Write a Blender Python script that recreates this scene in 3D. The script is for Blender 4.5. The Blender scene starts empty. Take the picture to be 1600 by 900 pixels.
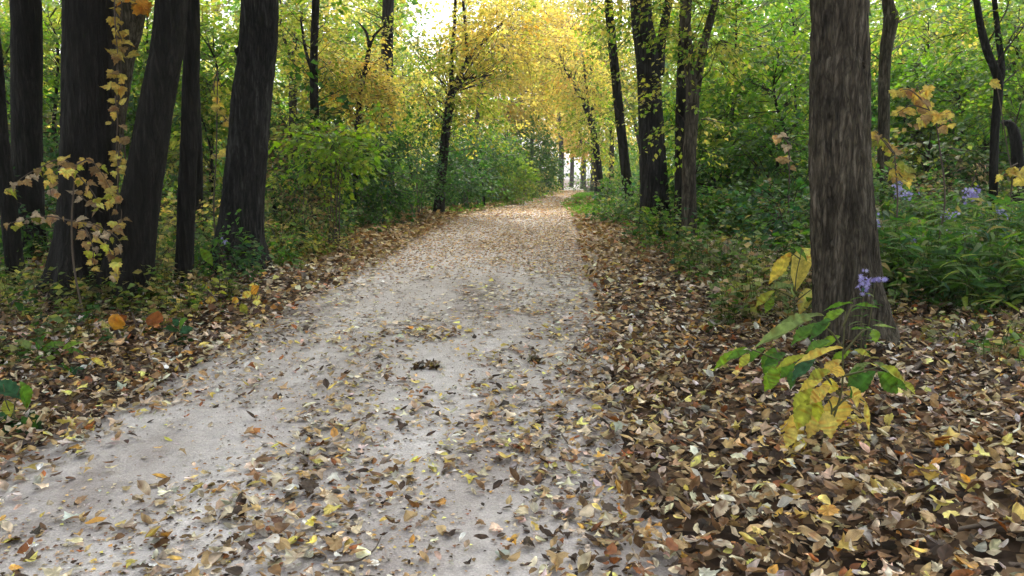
import bpy, math
import numpy as np
from mathutils import Vector

# ------------------------------------------------------------------ camera, sky, sun, exposure
sc = bpy.context.scene
col = sc.collection
F = 1256.0                      # focal length in pixels of the 1600 px wide photograph
PITCH = math.atan(175 / F)
CAM = np.array([0.0, 0.0, 1.5])
cam_d = bpy.data.cameras.new('camera'); cam = bpy.data.objects.new('camera', cam_d); col.objects.link(cam)
cam.location = CAM; cam.rotation_euler = (math.pi / 2 - PITCH, 0, 0)
cam_d.sensor_width = 36; cam_d.lens = 36 * F / 1600; cam_d.clip_end = 2000; cam_d.clip_start = 0.05
sc.camera = cam
SUN_EL, SUN_AZ = math.radians(52), math.radians(14)      # azimuth measured from straight ahead towards the right
world = bpy.data.worlds.new('World'); sc.world = world; world.use_nodes = True
wn, wl = world.node_tree.nodes, world.node_tree.links
sky = wn.new('ShaderNodeTexSky'); sky.sky_type = 'NISHITA'; sky.sun_disc = False
sky.sun_elevation = SUN_EL; sky.sun_rotation = SUN_AZ; sky.dust_density = 4.0; sky.air_density = 1.2
hs = wn.new('ShaderNodeHueSaturation'); hs.inputs['Saturation'].default_value = 0.22
wl.new(sky.outputs[0], hs.inputs['Color']); wl.new(hs.outputs[0], wn['Background'].inputs['Color'])
wn['Background'].inputs['Strength'].default_value = 0.15
sun_d = bpy.data.lights.new('sun', 'SUN'); sun_d.energy = 1.5; sun_d.angle = math.radians(40); sun_d.color = (1, 0.96, 0.88)
sun = bpy.data.objects.new('sun', sun_d); col.objects.link(sun)
to_sun = Vector((math.sin(SUN_AZ) * math.cos(SUN_EL), math.cos(SUN_AZ) * math.cos(SUN_EL), math.sin(SUN_EL)))
sun.rotation_euler = to_sun.to_track_quat('Z', 'Y').to_euler(); sun.location = (0, 0, 30)
sc.view_settings.view_transform = 'Standard'; sc.view_settings.look = 'None'
sc.view_settings.gamma = 1; sc.view_settings.exposure = 1.6; sc.view_settings.use_curve_mapping = False
sc.render.engine = 'CYCLES'
sc.cycles.max_bounces = 6; sc.cycles.diffuse_bounces = 4; sc.cycles.transmission_bounces = 4; sc.cycles.glossy_bounces = 1; sc.cycles.use_adaptive_sampling = True; sc.cycles.adaptive_threshold = .03
sc.cycles.use_denoising = True; sc.cycles.caustics_reflective = False; sc.cycles.caustics_refractive = False

R = np.random.default_rng(7)

# ------------------------------------------------------------------ terrain functions
def _table(pts, sig):
    xs = np.arange(-60, 420, 0.25); v = np.interp(xs, [p[0] for p in pts], [p[1] for p in pts])
    k = np.exp(-0.5 * (np.arange(-40, 41) * 0.25 / sig) ** 2); k /= k.sum()
    return xs, np.convolve(np.pad(v, 40, mode='edge'), k, 'valid')
PROF = _table([(-60, -.9), (-20, -.68), (0, 0), (18, .612), (20, .60), (26, .52), (35, .47), (45, .43), (80, .23), (120, .07), (160, 0), (420, 0)], 1.6)
PROF = (PROF[0], PROF[1] - np.interp(0, PROF[0], PROF[1]))
CX = _table([(-60, -5), (0, -1.18), (10, -.45), (18, .10), (25, .60), (35, 1.65), (45, 2.75), (60, 4.3), (80, 6.0), (120, 10), (200, 19), (420, 40)], 2.0)
HW = _table([(-60, 1.5), (14, 1.42), (20, 1.25), (28, .95), (45, .95), (120, 1.1), (420, 1.1)], 2.0)
def cx(y): return np.interp(y, *CX)
def hw(y): return np.interp(y, *HW)
def sstep(a, b, x):
    t = np.clip((x - a) / (b - a), 0, 1); return t * t * (3 - 2 * t)
_perm = R.random((256, 256))
def vnoise(x, y):
    xi = np.floor(x).astype(int); yi = np.floor(y).astype(int); fx = x - xi; fy = y - yi
    fx = fx * fx * (3 - 2 * fx); fy = fy * fy * (3 - 2 * fy)
    g = lambda a, b: _perm[a & 255, b & 255]
    return (g(xi, yi) * (1 - fx) + g(xi + 1, yi) * fx) * (1 - fy) + (g(xi, yi + 1) * (1 - fx) + g(xi + 1, yi + 1) * fx) * fy
def fbm(x, y, o=3):
    s = 0; a = .5
    for i in range(o): s = s + a * vnoise(x * 2 ** i + 17.3 * i, y * 2 ** i + 5.1 * i); a *= .5
    return s / (1 - .5 ** o)
def ucoord(x, y): return (x - cx(y)) / hw(y) + .16 * (fbm(x * 1.1, y * 1.1) - .5)
def path_h(x, y):
    u = np.abs(x - cx(y)) / hw(y)
    return np.interp(y, *PROF) + .03 - .10 * sstep(.82, 1.45, u) + .012 * (fbm(x * 1.5, y * .8) - .5) - .014 * np.exp(-((u - .5) / .16) ** 2)
def ground_h(x, y):
    s = (np.abs(x - cx(y)) - hw(y))
    side = np.where(x > cx(y), 1.0, .75)
    b = .10 * side * sstep(-.1, 1.9, s) + .018 * np.clip(s - 1.6, 0, 25) * np.where(x > cx(y), 1, .3) + .10 * np.where(x > cx(y), sstep(.6, 2.8, s), 0) * (.6 + .8 * fbm(x * .9 + 5, y * .9, 2))
    b = b - .07 * (1 - sstep(-.45, .0, s)) + (.13 * (fbm(x * .6, y * .6) - .5) + .05 * (fbm(x * 2.3, y * 2.3) - .5)) * sstep(-.2, 1.2, s) + .09 * (fbm(x * 1.7 + 7, y * 1.7, 3) - .5) * sstep(-.45, -.1, s) * (1 - sstep(.3, 1.2, s))
    for mx, my, mr_ in MOUNDS: b = b + .09 * np.exp(-np.maximum(np.hypot(x - mx, y - my) - mr_, 0) / .22) * sstep(.2, .6, s)
    return np.interp(y, *PROF) + b
MOUNDS = []
def H(x, y): return np.maximum(path_h(x, y), ground_h(x, y))
def H1(x, y): return float(H(np.array([x], float), np.array([y], float))[0])
CAM[2] = 1.5; 

# ------------------------------------------------------------------ photograph pixel -> point at a depth, used to read off positions
RT = np.array([1, 0, 0.]); FW = np.array([0, math.cos(PITCH), -math.sin(PITCH)]); UP = np.array([0, math.sin(PITCH), math.cos(PITCH)])
def ray(px, py): return FW + RT * (px - 800) / F - UP * (py - 450) / F
def at(px, py, Y):
    d = ray(px, py); return CAM + d * (Y / d[1])
MOUNDS += [(at(px, 300, Y)[0], Y, r_) for px, Y, r_ in ((134, 7.6, .24), (196, 7.35, .2), (288, 8.0, .09), (374, 9.2, .24), (1328, 5.45, .22), (46, 9.8, .2), (1026, 13.6, .25), (1076, 10.6, .12))]
def gnd(px, py):
    d = ray(px, py); t = np.linspace(1, 150, 6000); P = CAM + t[:, None] * d
    k = np.argmax(P[:, 2] < H(P[:, 0], P[:, 1])); return P[k]
def to_px(P):
    v = P - CAM; z = v @ FW; return 800 + F * (v @ RT) / z, 450 - F * (v @ UP) / z, z

# ------------------------------------------------------------------ materials
def new_mat(name):
    m = bpy.data.materials.new(name); m.use_nodes = True; nt = m.node_tree; nt.nodes.clear()
    out = nt.nodes.new('ShaderNodeOutputMaterial'); return m, nt, out
def nd(nt, t, **kw):
    n = nt.nodes.new(t)
    for k, v in kw.items():
        if k in n.inputs: n.inputs[k].default_value = v
        else: setattr(n, k, v)
    return n
def leaf_mat(name, trans, rough, gloss):
    m, nt, out = new_mat(name); L = nt.links.new
    a = nd(nt, 'ShaderNodeAttribute', attribute_name='Col')
    geo = nd(nt, 'ShaderNodeNewGeometry')
    n = nd(nt, 'ShaderNodeTexNoise', Scale=38.0, Detail=4.0)
    tc = nd(nt, 'ShaderNodeTexCoord'); L(tc.outputs['Object'], n.inputs['Vector'])
    mr = nd(nt, 'ShaderNodeMapRange'); mr.inputs['From Min'].default_value = .3; mr.inputs['From Max'].default_value = .7
    mr.inputs['To Min'].default_value = .68; mr.inputs['To Max'].default_value = 1.25; L(n.outputs['Fac'], mr.inputs['Value'])
    mx = nd(nt, 'ShaderNodeVectorMath', operation='SCALE'); L(a.outputs['Color'], mx.inputs[0]); L(mr.outputs[0], mx.inputs['Scale'])
    d = nd(nt, 'ShaderNodeBsdfPrincipled', Roughness=rough); d.inputs['Specular IOR Level'].default_value = gloss
    L(mx.outputs[0], d.inputs['Base Color'])
    t = nd(nt, 'ShaderNodeBsdfTranslucent')
    sat = nd(nt, 'ShaderNodeHueSaturation', Saturation=1.12, Value=1.25); L(mx.outputs[0], sat.inputs['Color']); L(sat.outputs[0], t.inputs['Color'])
    ms = nd(nt, 'ShaderNodeMixShader', Fac=trans); L(d.outputs[0], ms.inputs[1]); L(t.outputs[0], ms.inputs[2]); L(ms.outputs[0], out.inputs[0])
    return m
M_LEAF = leaf_mat('foliage_leaf', .55, .55, .25)
M_LITTER = leaf_mat('fallen_leaf_dry', .12, .62, .35)
def bark_mat(name, c0, c1, c2, sx=16., sz=1.8):
    m, nt, out = new_mat(name); L = nt.links.new
    tc = nd(nt, 'ShaderNodeTexCoord'); mp = nd(nt, 'ShaderNodeMapping'); mp.inputs['Scale'].default_value = (sx, sx, sz)
    L(tc.outputs['Object'], mp.inputs['Vector'])
    n1 = nd(nt, 'ShaderNodeTexNoise', Scale=1.0, Detail=6.0, Roughness=.65, Distortion=.6); L(mp.outputs[0], n1.inputs['Vector'])
    v = nd(nt, 'ShaderNodeTexVoronoi', Scale=1.5); v.feature = 'DISTANCE_TO_EDGE'
    nw = nd(nt, 'ShaderNodeTexNoise', Scale=.9, Detail=4.0, Roughness=.6); L(mp.outputs[0], nw.inputs['Vector']); va = nd(nt, 'ShaderNodeVectorMath', operation='MULTIPLY_ADD'); va.inputs[1].default_value = (1.6, 1.6, 1.1)
    L(nw.outputs['Color'], va.inputs[0]); L(mp.outputs[0], va.inputs[2]); L(va.outputs[0], v.inputs['Vector'])
    n2 = nd(nt, 'ShaderNodeTexNoise', Scale=1.7, Detail=3.0); L(tc.outputs['Object'], n2.inputs['Vector'])
    rp = nd(nt, 'ShaderNodeValToRGB'); e = rp.color_ramp.elements
    e[0].position = .32; e[0].color = (*c0, 1); e[1].position = .72; e[1].color = (*c2, 1); k = e.new(.52); k.color = (*c1, 1)
    L(n1.outputs['Fac'], rp.inputs[0])
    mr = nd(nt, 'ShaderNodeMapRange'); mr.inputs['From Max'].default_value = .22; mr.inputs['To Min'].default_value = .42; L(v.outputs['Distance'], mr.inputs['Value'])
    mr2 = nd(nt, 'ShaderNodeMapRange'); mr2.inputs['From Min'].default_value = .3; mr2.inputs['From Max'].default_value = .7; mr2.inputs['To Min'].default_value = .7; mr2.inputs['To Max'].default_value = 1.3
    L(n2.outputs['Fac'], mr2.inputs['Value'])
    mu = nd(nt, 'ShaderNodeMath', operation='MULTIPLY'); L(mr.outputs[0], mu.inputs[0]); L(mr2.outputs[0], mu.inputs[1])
    sc_ = nd(nt, 'ShaderNodeVectorMath', operation='SCALE'); L(rp.outputs[0], sc_.inputs[0]); L(mu.outputs[0], sc_.inputs['Scale'])
    p = nd(nt, 'ShaderNodeBsdfPrincipled', Roughness=.9); p.inputs['Specular IOR Level'].default_value = .2; L(sc_.outputs[0], p.inputs['Base Color'])
    ad = nd(nt, 'ShaderNodeMath', operation='MULTIPLY_ADD'); L(v.outputs['Distance'], ad.inputs[0]); ad.inputs[1].default_value = 1.5; L(n1.outputs['Fac'], ad.inputs[2])
    b = nd(nt, 'ShaderNodeBump', Strength=.9, Distance=.02); L(ad.outputs[0], b.inputs['Height']); L(b.outputs[0], p.inputs['Normal'])
    L(p.outputs[0], out.inputs[0]); return m
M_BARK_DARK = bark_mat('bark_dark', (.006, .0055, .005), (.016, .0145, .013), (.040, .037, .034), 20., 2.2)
M_BARK_BROWN = bark_mat('bark_brown', (.022, .018, .013), (.095, .080, .060), (.235, .205, .165), 22., 3.6)
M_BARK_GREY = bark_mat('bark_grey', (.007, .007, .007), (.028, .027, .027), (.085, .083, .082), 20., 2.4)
M_BARK_FAR = bark_mat('bark_far', (.03, .026, .022), (.05, .044, .038), (.09, .08, .07), 9., 1.2)

def soil_mat():
    m, nt, out = new_mat('woodland_soil'); L = nt.links.new
    tc = nd(nt, 'ShaderNodeTexCoord')
    v = nd(nt, 'ShaderNodeTexVoronoi', Scale=16.0, Randomness=1.0); L(tc.outputs['Object'], v.inputs['Vector'])
    rp = nd(nt, 'ShaderNodeValToRGB'); e = rp.color_ramp.elements
    e[0].position = 0; e[0].color = (.018, .012, .008, 1); e[1].position = 1; e[1].color = (.24, .17, .10, 1)
    for p_, c_ in ((.35, (.045, .028, .018)), (.6, (.10, .062, .036)), (.85, (.16, .105, .06))): k = e.new(p_); k.color = (*c_, 1)
    sp = nd(nt, 'ShaderNodeSeparateColor'); L(v.outputs['Color'], sp.inputs[0]); L(sp.outputs[0], rp.inputs[0])
    p = nd(nt, 'ShaderNodeBsdfPrincipled', Roughness=.9); p.inputs['Specular IOR Level'].default_value = .2
    L(rp.outputs[0], p.inputs['Base Color'])
    b = nd(nt, 'ShaderNodeBump', Strength=.8, Distance=.03); L(v.outputs['Distance'], b.inputs['Height']); L(b.outputs[0], p.inputs['Normal'])
    L(p.outputs[0], out.inputs[0]); return m
def gravel_mat():
    m, nt, out = new_mat('crushed_limestone'); L = nt.links.new
    tc = nd(nt, 'ShaderNodeTexCoord')
    n1 = nd(nt, 'ShaderNodeTexNoise', Scale=1.1, Detail=5.0, Roughness=.6); L(tc.outputs['Object'], n1.inputs['Vector'])
    n2 = nd(nt, 'ShaderNodeTexNoise', Scale=140.0, Detail=3.0, Roughness=.7); L(tc.outputs['Object'], n2.inputs['Vector'])
    n3 = nd(nt, 'ShaderNodeTexNoise', Scale=9.0, Detail=6.0, Roughness=.7); L(tc.outputs['Object'], n3.inputs['Vector'])
    v = nd(nt, 'ShaderNodeTexVoronoi', Scale=75.0); L(tc.outputs['Object'], v.inputs['Vector'])
    mp = nd(nt, 'ShaderNodeMapping'); mp.inputs['Scale'].default_value = (1.7, .55, 1); mp.inputs['Rotation'].default_value = (0, 0, .07); L(tc.outputs['Object'], mp.inputs['Vector']); L(mp.outputs[0], n1.inputs['Vector'])
    rp = nd(nt, 'ShaderNodeValToRGB'); e = rp.color_ramp.elements
    e[0].position = .30; e[0].color = (.27, .232, .215, 1); e[1].position = .66; e[1].color = (.60, .565, .56, 1); k = e.new(.47); k.color = (.45, .412, .40, 1)
    L(n1.outputs['Fac'], rp.inputs[0])
    def rng_(nn, a, b_, o0, o1, ix=0):
        r_ = nd(nt, 'ShaderNodeMapRange'); r_.inputs['From Min'].default_value = a; r_.inputs['From Max'].default_value = b_
        r_.inputs['To Min'].default_value = o0; r_.inputs['To Max'].default_value = o1; L(nn.outputs[ix], r_.inputs['Value']); return r_
    a = rng_(n2, .3, .7, .78, 1.18); b_ = rng_(n3, .3, .7, .80, 1.12)
    mu = nd(nt, 'ShaderNodeMath', operation='MULTIPLY'); L(a.outputs[0], mu.inputs[0]); L(b_.outputs[0], mu.inputs[1])
    s = nd(nt, 'ShaderNodeVectorMath', operation='SCALE'); L(rp.outputs[0], s.inputs[0]); L(mu.outputs[0], s.inputs['Scale'])
    p = nd(nt, 'ShaderNodeBsdfPrincipled', Roughness=.85); p.inputs['Specular IOR Level'].default_value = .3; L(s.outputs[0], p.inputs['Base Color'])
    ad = nd(nt, 'ShaderNodeMath', operation='MULTIPLY_ADD'); L(n3.outputs['Fac'], ad.inputs[0]); ad.inputs[1].default_value = 1.4; L(v.outputs['Distance'], ad.inputs[2])
    b = nd(nt, 'ShaderNodeBump', Strength=.6, Distance=.012); L(ad.outputs[0], b.inputs['Height']); L(b.outputs[0], p.inputs['Normal'])
    L(p.outputs[0], out.inputs[0]); return m
def plain_mat(name, c, rough=.8):
    m, nt, out = new_mat(name); L = nt.links.new
    n = nd(nt, 'ShaderNodeTexNoise', Scale=40.0, Detail=3.0)
    rp = nd(nt, 'ShaderNodeValToRGB'); e = rp.color_ramp.elements
    e[0].position = .3; e[0].color = (*[x * .65 for x in c], 1); e[1].position = .7; e[1].color = (*[min(1, x * 1.3) for x in c], 1); L(n.outputs['Fac'], rp.inputs[0])
    p = nd(nt, 'ShaderNodeBsdfPrincipled', Roughness=rough); L(rp.outputs[0], p.inputs['Base Color']); L(p.outputs[0], out.inputs[0]); return m
M_SOIL = soil_mat(); M_GRAVEL = gravel_mat(); M_STEM = plain_mat('green_stem', (.10, .10, .04)); M_TWIG = plain_mat('dead_twig', (.10, .075, .055))
M_CLOD = plain_mat('damp_earth', (.05, .036, .025))

# ------------------------------------------------------------------ mesh helpers
class Geo:
    """collects triangles with a colour for each vertex"""
    def __init__(s): s.v = []; s.f = []; s.c = []; s.n = 0
    def add(s, v, f, c=None):
        v = np.asarray(v, float).reshape(-1, 3); f = np.asarray(f, int).reshape(-1, 3)
        s.v.append(v); s.f.append(f + s.n); s.n += len(v)
        s.c.append(np.broadcast_to(np.array([.06, .045, .03]) if c is None else np.asarray(c, float), v.shape))
    def arrays(s): return np.concatenate(s.v), np.concatenate(s.f), np.concatenate(s.c)
def mesh_from(name, v, f, c=None, mat=None, smooth=False):
    me = bpy.data.meshes.new(name); nv, nf = len(v), len(f)
    me.vertices.add(nv); me.vertices.foreach_set('co', np.ascontiguousarray(v, np.float32).ravel())
    me.loops.add(nf * 3); me.loops.foreach_set('vertex_index', np.ascontiguousarray(f, np.int32).ravel())
    me.polygons.add(nf); me.polygons.foreach_set('loop_start', np.arange(0, nf * 3, 3, dtype=np.int32))
    me.polygons.foreach_set('use_smooth', np.full(nf, smooth))
    if c is not None:
        at_ = me.attributes.new('Col', 'FLOAT_COLOR', 'POINT')
        at_.data.foreach_set('color', np.concatenate([c, np.ones((nv, 1))], 1).astype(np.float32).ravel())
    me.update(calc_edges=True); me.validate()
    if mat: me.materials.append(mat)
    return me
def link(name, data, parent=None, loc=None):
    o = bpy.data.objects.new(name, data); col.objects.link(o)
    if parent is not None: o.parent = parent
    if loc is not None: o.location = loc
    return o
def tag(o, label=None, cat=None, group=None, kind=None):
    if label: o['label'] = label
    if cat: o['category'] = cat
    if group: o['group'] = group
    if kind: o['kind'] = kind
    return o
def thing(name, label, cat, loc, group=None):
    o = link(name, None, None, tuple(float(x) for x in loc)); o.empty_display_size = .2
    return tag(o, label, cat, group)
def geo_obj(name, g, mat, parent=None, base=None, smooth=False, kind=None, label=None):
    v, f, c = g.arrays()
    if base is not None: v = v - np.asarray(base)
    o = link(name, mesh_from(name, v, f, c, mat, smooth), parent)
    return tag(o, label, None, None, kind)

def norm(a): return a / np.maximum(np.linalg.norm(a, axis=-1, keepdims=True), 1e-9)
def spline(pts, n):
    P = np.asarray(pts, float); k = len(P)
    if k == 2: return P[0] + (P[1] - P[0]) * np.linspace(0, 1, n)[:, None]
    Q = np.vstack([2 * P[0] - P[1], P, 2 * P[-1] - P[-2]]); t = np.linspace(0, k - 1 - 1e-6, n); i = t.astype(int); u = (t - i)[:, None]
    a, b, c, d = Q[i], Q[i + 1], Q[i + 2], Q[i + 3]
    return .5 * (2 * b + (c - a) * u + (2 * a - 5 * b + 4 * c - d) * u ** 2 + (3 * b - a - 3 * c + d) * u ** 3)
def tube(g, pts, radii, segs=8, n=None, bark=0., flare=0., seed=0, ridges=14, color=None, roots=5):
    n = n or max(2, len(pts)); P = spline(pts, n)
    r = np.interp(np.linspace(0, 1, n), np.linspace(0, 1, len(radii)), radii)
    T = norm(np.gradient(P, axis=0)); ref = np.array([0, 1, 0.]) if abs(T[0, 1]) < .8 else np.array([1, 0, 0.])
    A = norm(np.cross(T, ref)); B = np.cross(T, A)
    th = np.linspace(0, 2 * np.pi, segs, endpoint=False)
    rad = np.repeat(r[:, None], segs, 1)
    s = np.concatenate([[0], np.cumsum(np.linalg.norm(np.diff(P, axis=0), axis=1))])
    if bark > 0:
        rg = np.random.default_rng(seed); G = rg.random((512, ridges)); G2 = rg.random((512, ridges * 2)); G3 = rg.random((512, 5))
        def samp(G_, kz, warp):
            k = G_.shape[1]; a = (th[None, :] / (2 * np.pi) * k + warp) % k; z = s[:, None] * kz + 0 * a
            ai = a.astype(int); zi = z.astype(int); fa = a - ai; fz = z - zi; fa = fa * fa * (3 - 2 * fa); fz = fz * fz * (3 - 2 * fz)
            q = lambda u, w: G_[w % 512, u % k]
            return (q(ai, zi) * (1 - fa) + q(ai + 1, zi) * fa) * (1 - fz) + (q(ai, zi + 1) * (1 - fa) + q(ai + 1, zi + 1) * fa) * fz
        w = .9 * np.sin(s[:, None] * 2.1 + seed) + .35 * np.sin(s[:, None] * 6.3)
        n1 = samp(G, 4.5, w); n2 = samp(G2, 12., w * 2); n3 = samp(G3, .9, 0 * w)
        rad = rad + bark * ((1 - np.abs(2 * n1 - 1)) - .5 + .55 * ((1 - np.abs(2 * n2 - 1)) - .5)) + 2.2 * bark * (n3 - .5)
    if flare > 0:
        e = np.exp(-s[:, None] / .32)
        rad = rad * (1 + flare * e * (.75 + .55 * np.cos(roots * th[None, :] + seed) + .3 * np.cos(2 * th[None, :] + seed * 2)))
    V = P[:, None, :] + rad[:, :, None] * (np.cos(th)[None, :, None] * A[:, None, :] + np.sin(th)[None, :, None] * B[:, None, :])
    V = V.reshape(-1, 3); i, j = np.meshgrid(np.arange(n - 1), np.arange(segs), indexing='ij'); j2 = (j + 1) % segs
    a, b, c, d = i * segs + j, i * segs + j2, (i + 1) * segs + j2, (i + 1) * segs + j
    f = np.concatenate([np.stack([a, b, c], -1).reshape(-1, 3), np.stack([a, c, d], -1).reshape(-1, 3)])
    m0, m1 = len(V), len(V) + 1; V = np.vstack([V, P[0], P[-1]])
    j = np.arange(segs); j2 = (j + 1) % segs; top = (n - 1) * segs
    f = np.vstack([f, np.stack([np.full(segs, m0), j2, j], -1), np.stack([np.full(segs, m1), top + j, top + j2], -1)])
    g.add(V, f, color)
    return P, r
def twigs(g, A, B, r0, r1, color=(.045, .034, .026), bend=0.06):
    """many thin three-sided twigs, A to B, bent once"""
    A = np.atleast_2d(A); B = np.atleast_2d(B); n = len(A)
    if n == 0: return
    L = np.linalg.norm(B - A, axis=1, keepdims=True)
    Mm = (A + B) / 2 + R.normal(0, 1, (n, 3)) * bend * L
    T = norm(B - A); ref = np.where(np.abs(T[:, 2:3]) > .9, [[1, 0, 0.]], [[0, 0, 1.]]); X = norm(np.cross(T, ref)); Y = np.cross(T, X)
    V = np.empty((n, 9, 3))
    for q, (C, rr) in enumerate(((A, r0), (Mm, (np.asarray(r0) + r1) / 2), (B, r1))):
        rr = np.broadcast_to(np.asarray(rr, float), (n,))
        for k in range(3):
            t = 2 * np.pi * k / 3; V[:, q * 3 + k] = C + rr[:, None] * (math.cos(t) * X + math.sin(t) * Y)
    fs = []
    for q in range(2):
        for k in range(3):
            a, b = q * 3 + k, q * 3 + (k + 1) % 3; fs += [[a, b, b + 3], [a, b + 3, a + 3]]
    f = (np.array(fs)[None] + (np.arange(n) * 9)[:, None, None]).reshape(-1, 3)
    g.add(V.reshape(-1, 3), f, color)

# leaf templates: x across, y base to tip, z out of the leaf
def outline_leaf(half, curl=.12, fold=.12, wav=0.):
    """half: (x, y) from base to tip on the right; mirrored, with a midrib so that the blade folds and droops"""
    half = np.array(half, float); n = len(half)
    rib = np.stack([np.zeros(n), half[:, 1]], 1)
    def z(x, y): return fold * np.abs(x) * 1.4 - curl * y * y + wav * np.sin(9 * y + 5 * x)
    Rr = np.column_stack([half, z(half[:, 0], half[:, 1])]); Ll = np.column_stack([-half[:, 0], half[:, 1], z(-half[:, 0], half[:, 1])]); Rb = np.column_stack([rib, z(rib[:, 0], rib[:, 1])])
    V = np.vstack([Rb, Rr, Ll]); f = []
    for i in range(n - 1):
        f += [[i, n + i, n + i + 1], [i, n + i + 1, i + 1], [i, 2 * n + i + 1, 2 * n + i], [i, i + 1, 2 * n + i + 1]]
    return V, np.array([t for t in f if len({tuple(np.round(V[k], 5)) for k in t}) == 3])
def fan_leaf(pts, c, curl=.2, fold=.15, stalk=0.):
    """lobed leaf: outline fanned from the palm of the blade"""
    P = np.array(pts, float); P = np.vstack([P, [(-x, y) for x, y in pts[::-1] if abs(x) > 1e-6]])
    V = np.vstack([[c], P]); zz = fold * np.abs(V[:, 0]) - curl * ((V[:, 1] - c[1]) ** 2 + .6 * V[:, 0] ** 2)
    n = len(P); f = [[0, 1 + i, 1 + (i + 1) % n] for i in range(n)]
    return np.column_stack([V, zz]), np.array(f)
MAPLE_O = [(0, .03), (.18, -.02), (.36, .03), (.40, .15), (.60, .30), (.50, .40), (.53, .58), (.38, .55), (.29, .60), (.27, .76), (.13, .80), (0, 1.)]
T_MAPLE = fan_leaf(MAPLE_O, (0, .3), .25, .22)
T_MAPLE2 = fan_leaf(MAPLE_O, (0, .3), -.8, -.35)
T_MAPLE3 = fan_leaf(MAPLE_O, (0, .3), .9, .65)
OV = [(0, 0), (.16, .12), (.27, .34), (.25, .58), (.13, .83), (0, 1)]
T_OVATE = outline_leaf(OV, .18, .2)
T_OVATE_C = outline_leaf(OV, -.6, .75, .05)
T_OVATE_D = outline_leaf([(0, 0), (.22, .15), (.36, .4), (.30, .68), (0, 1)], .6, -.5, .05)
T_ROUND = outline_leaf([(0, 0), (.28, .08), (.42, .35), (.30, .72), (0, 1)], .22, .18)
T_OAK = outline_leaf([(0, 0), (.08, .1), (.2, .22), (.12, .34), (.28, .48), (.16, .58), (.26, .74), (.1, .84), (0, 1)], .3, .3)
T_SERR = outline_leaf([(0, 0), (.07, .06), (.15, .16), (.15, .20), (.24, .28), (.23, .33), (.31, .42), (.28, .47), (.34, .56), (.28, .60), (.29, .69), (.21, .73), (.20, .82), (.11, .86), (.07, .94), (0, 1)], .28, .22, .03)
T_CHEAP = (np.array([[0, 0, 0], [.27, .42, .06], [0, 1, -.12], [-.27, .42, .06], [0, .45, 0]]), np.array([[0, 1, 4], [1, 2, 4], [4, 2, 3], [0, 4, 3]]))
T_CHEAP = (T_CHEAP[0] * [1.3, 1, 1], T_CHEAP[1])
T_FAR = (np.array([[0, 0, 0], [.38, .45, .10], [0, 1, -.10], [-.38, .45, .10]]), np.array([[0, 1, 2], [0, 2, 3]]))
T_BLADE = outline_leaf([(0, 0), (.05, .15), (.065, .4), (.045, .7), (0, 1)], .55, .3)
T_LANCE = outline_leaf([(0, 0), (.12, .35), (.08, .75), (0, 1)], .35, .25)
T_MID = [outline_leaf([(0, 0), (.28, .35), (.2, .75), (0, 1)], a, b_) for a, b_ in ((.2, .2), (-.45, .5), (.4, -.35))] + [fan_leaf([(0, 0), (.4, .05), (.34, .2), (.58, .5), (.25, .6), (0, 1)], (0, .3), a, b_) for a, b_ in ((-.5, -.3), (.7, .5))]

def leaves(g, tmpl, pos, tip, nrm, size, colr, mottle=0.):
    """a leaf of the template at every pos, pointing to tip, facing nrm"""
    V, f = tmpl; n = len(pos)
    if n == 0: return
    Y = norm(tip); X = norm(np.cross(Y, nrm)); Z = np.cross(X, Y)
    s = np.broadcast_to(np.asarray(size, float), (n,))[:, None, None]
    W = pos[:, None, :] + s * (V[None, :, 0:1] * X[:, None] + V[None, :, 1:2] * Y[:, None] + V[None, :, 2:3] * Z[:, None])
    ff = (f[None] + (np.arange(n) * len(V))[:, None, None]).reshape(-1, 3)
    cc = np.repeat(colr, len(V), 0)
    if mottle > 0:
        k = np.exp(R.normal(0, mottle, (n, len(V), 1))).reshape(-1, 1); br = (R.random((n * len(V), 1)) < .16) * .65
        cc = cc * k; cc = cc * (1 - br) + br * cc.mean(1, keepdims=True) * np.array([[.62, .42, .26]])
    g.add(W.reshape(-1, 3), ff, cc)

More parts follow.
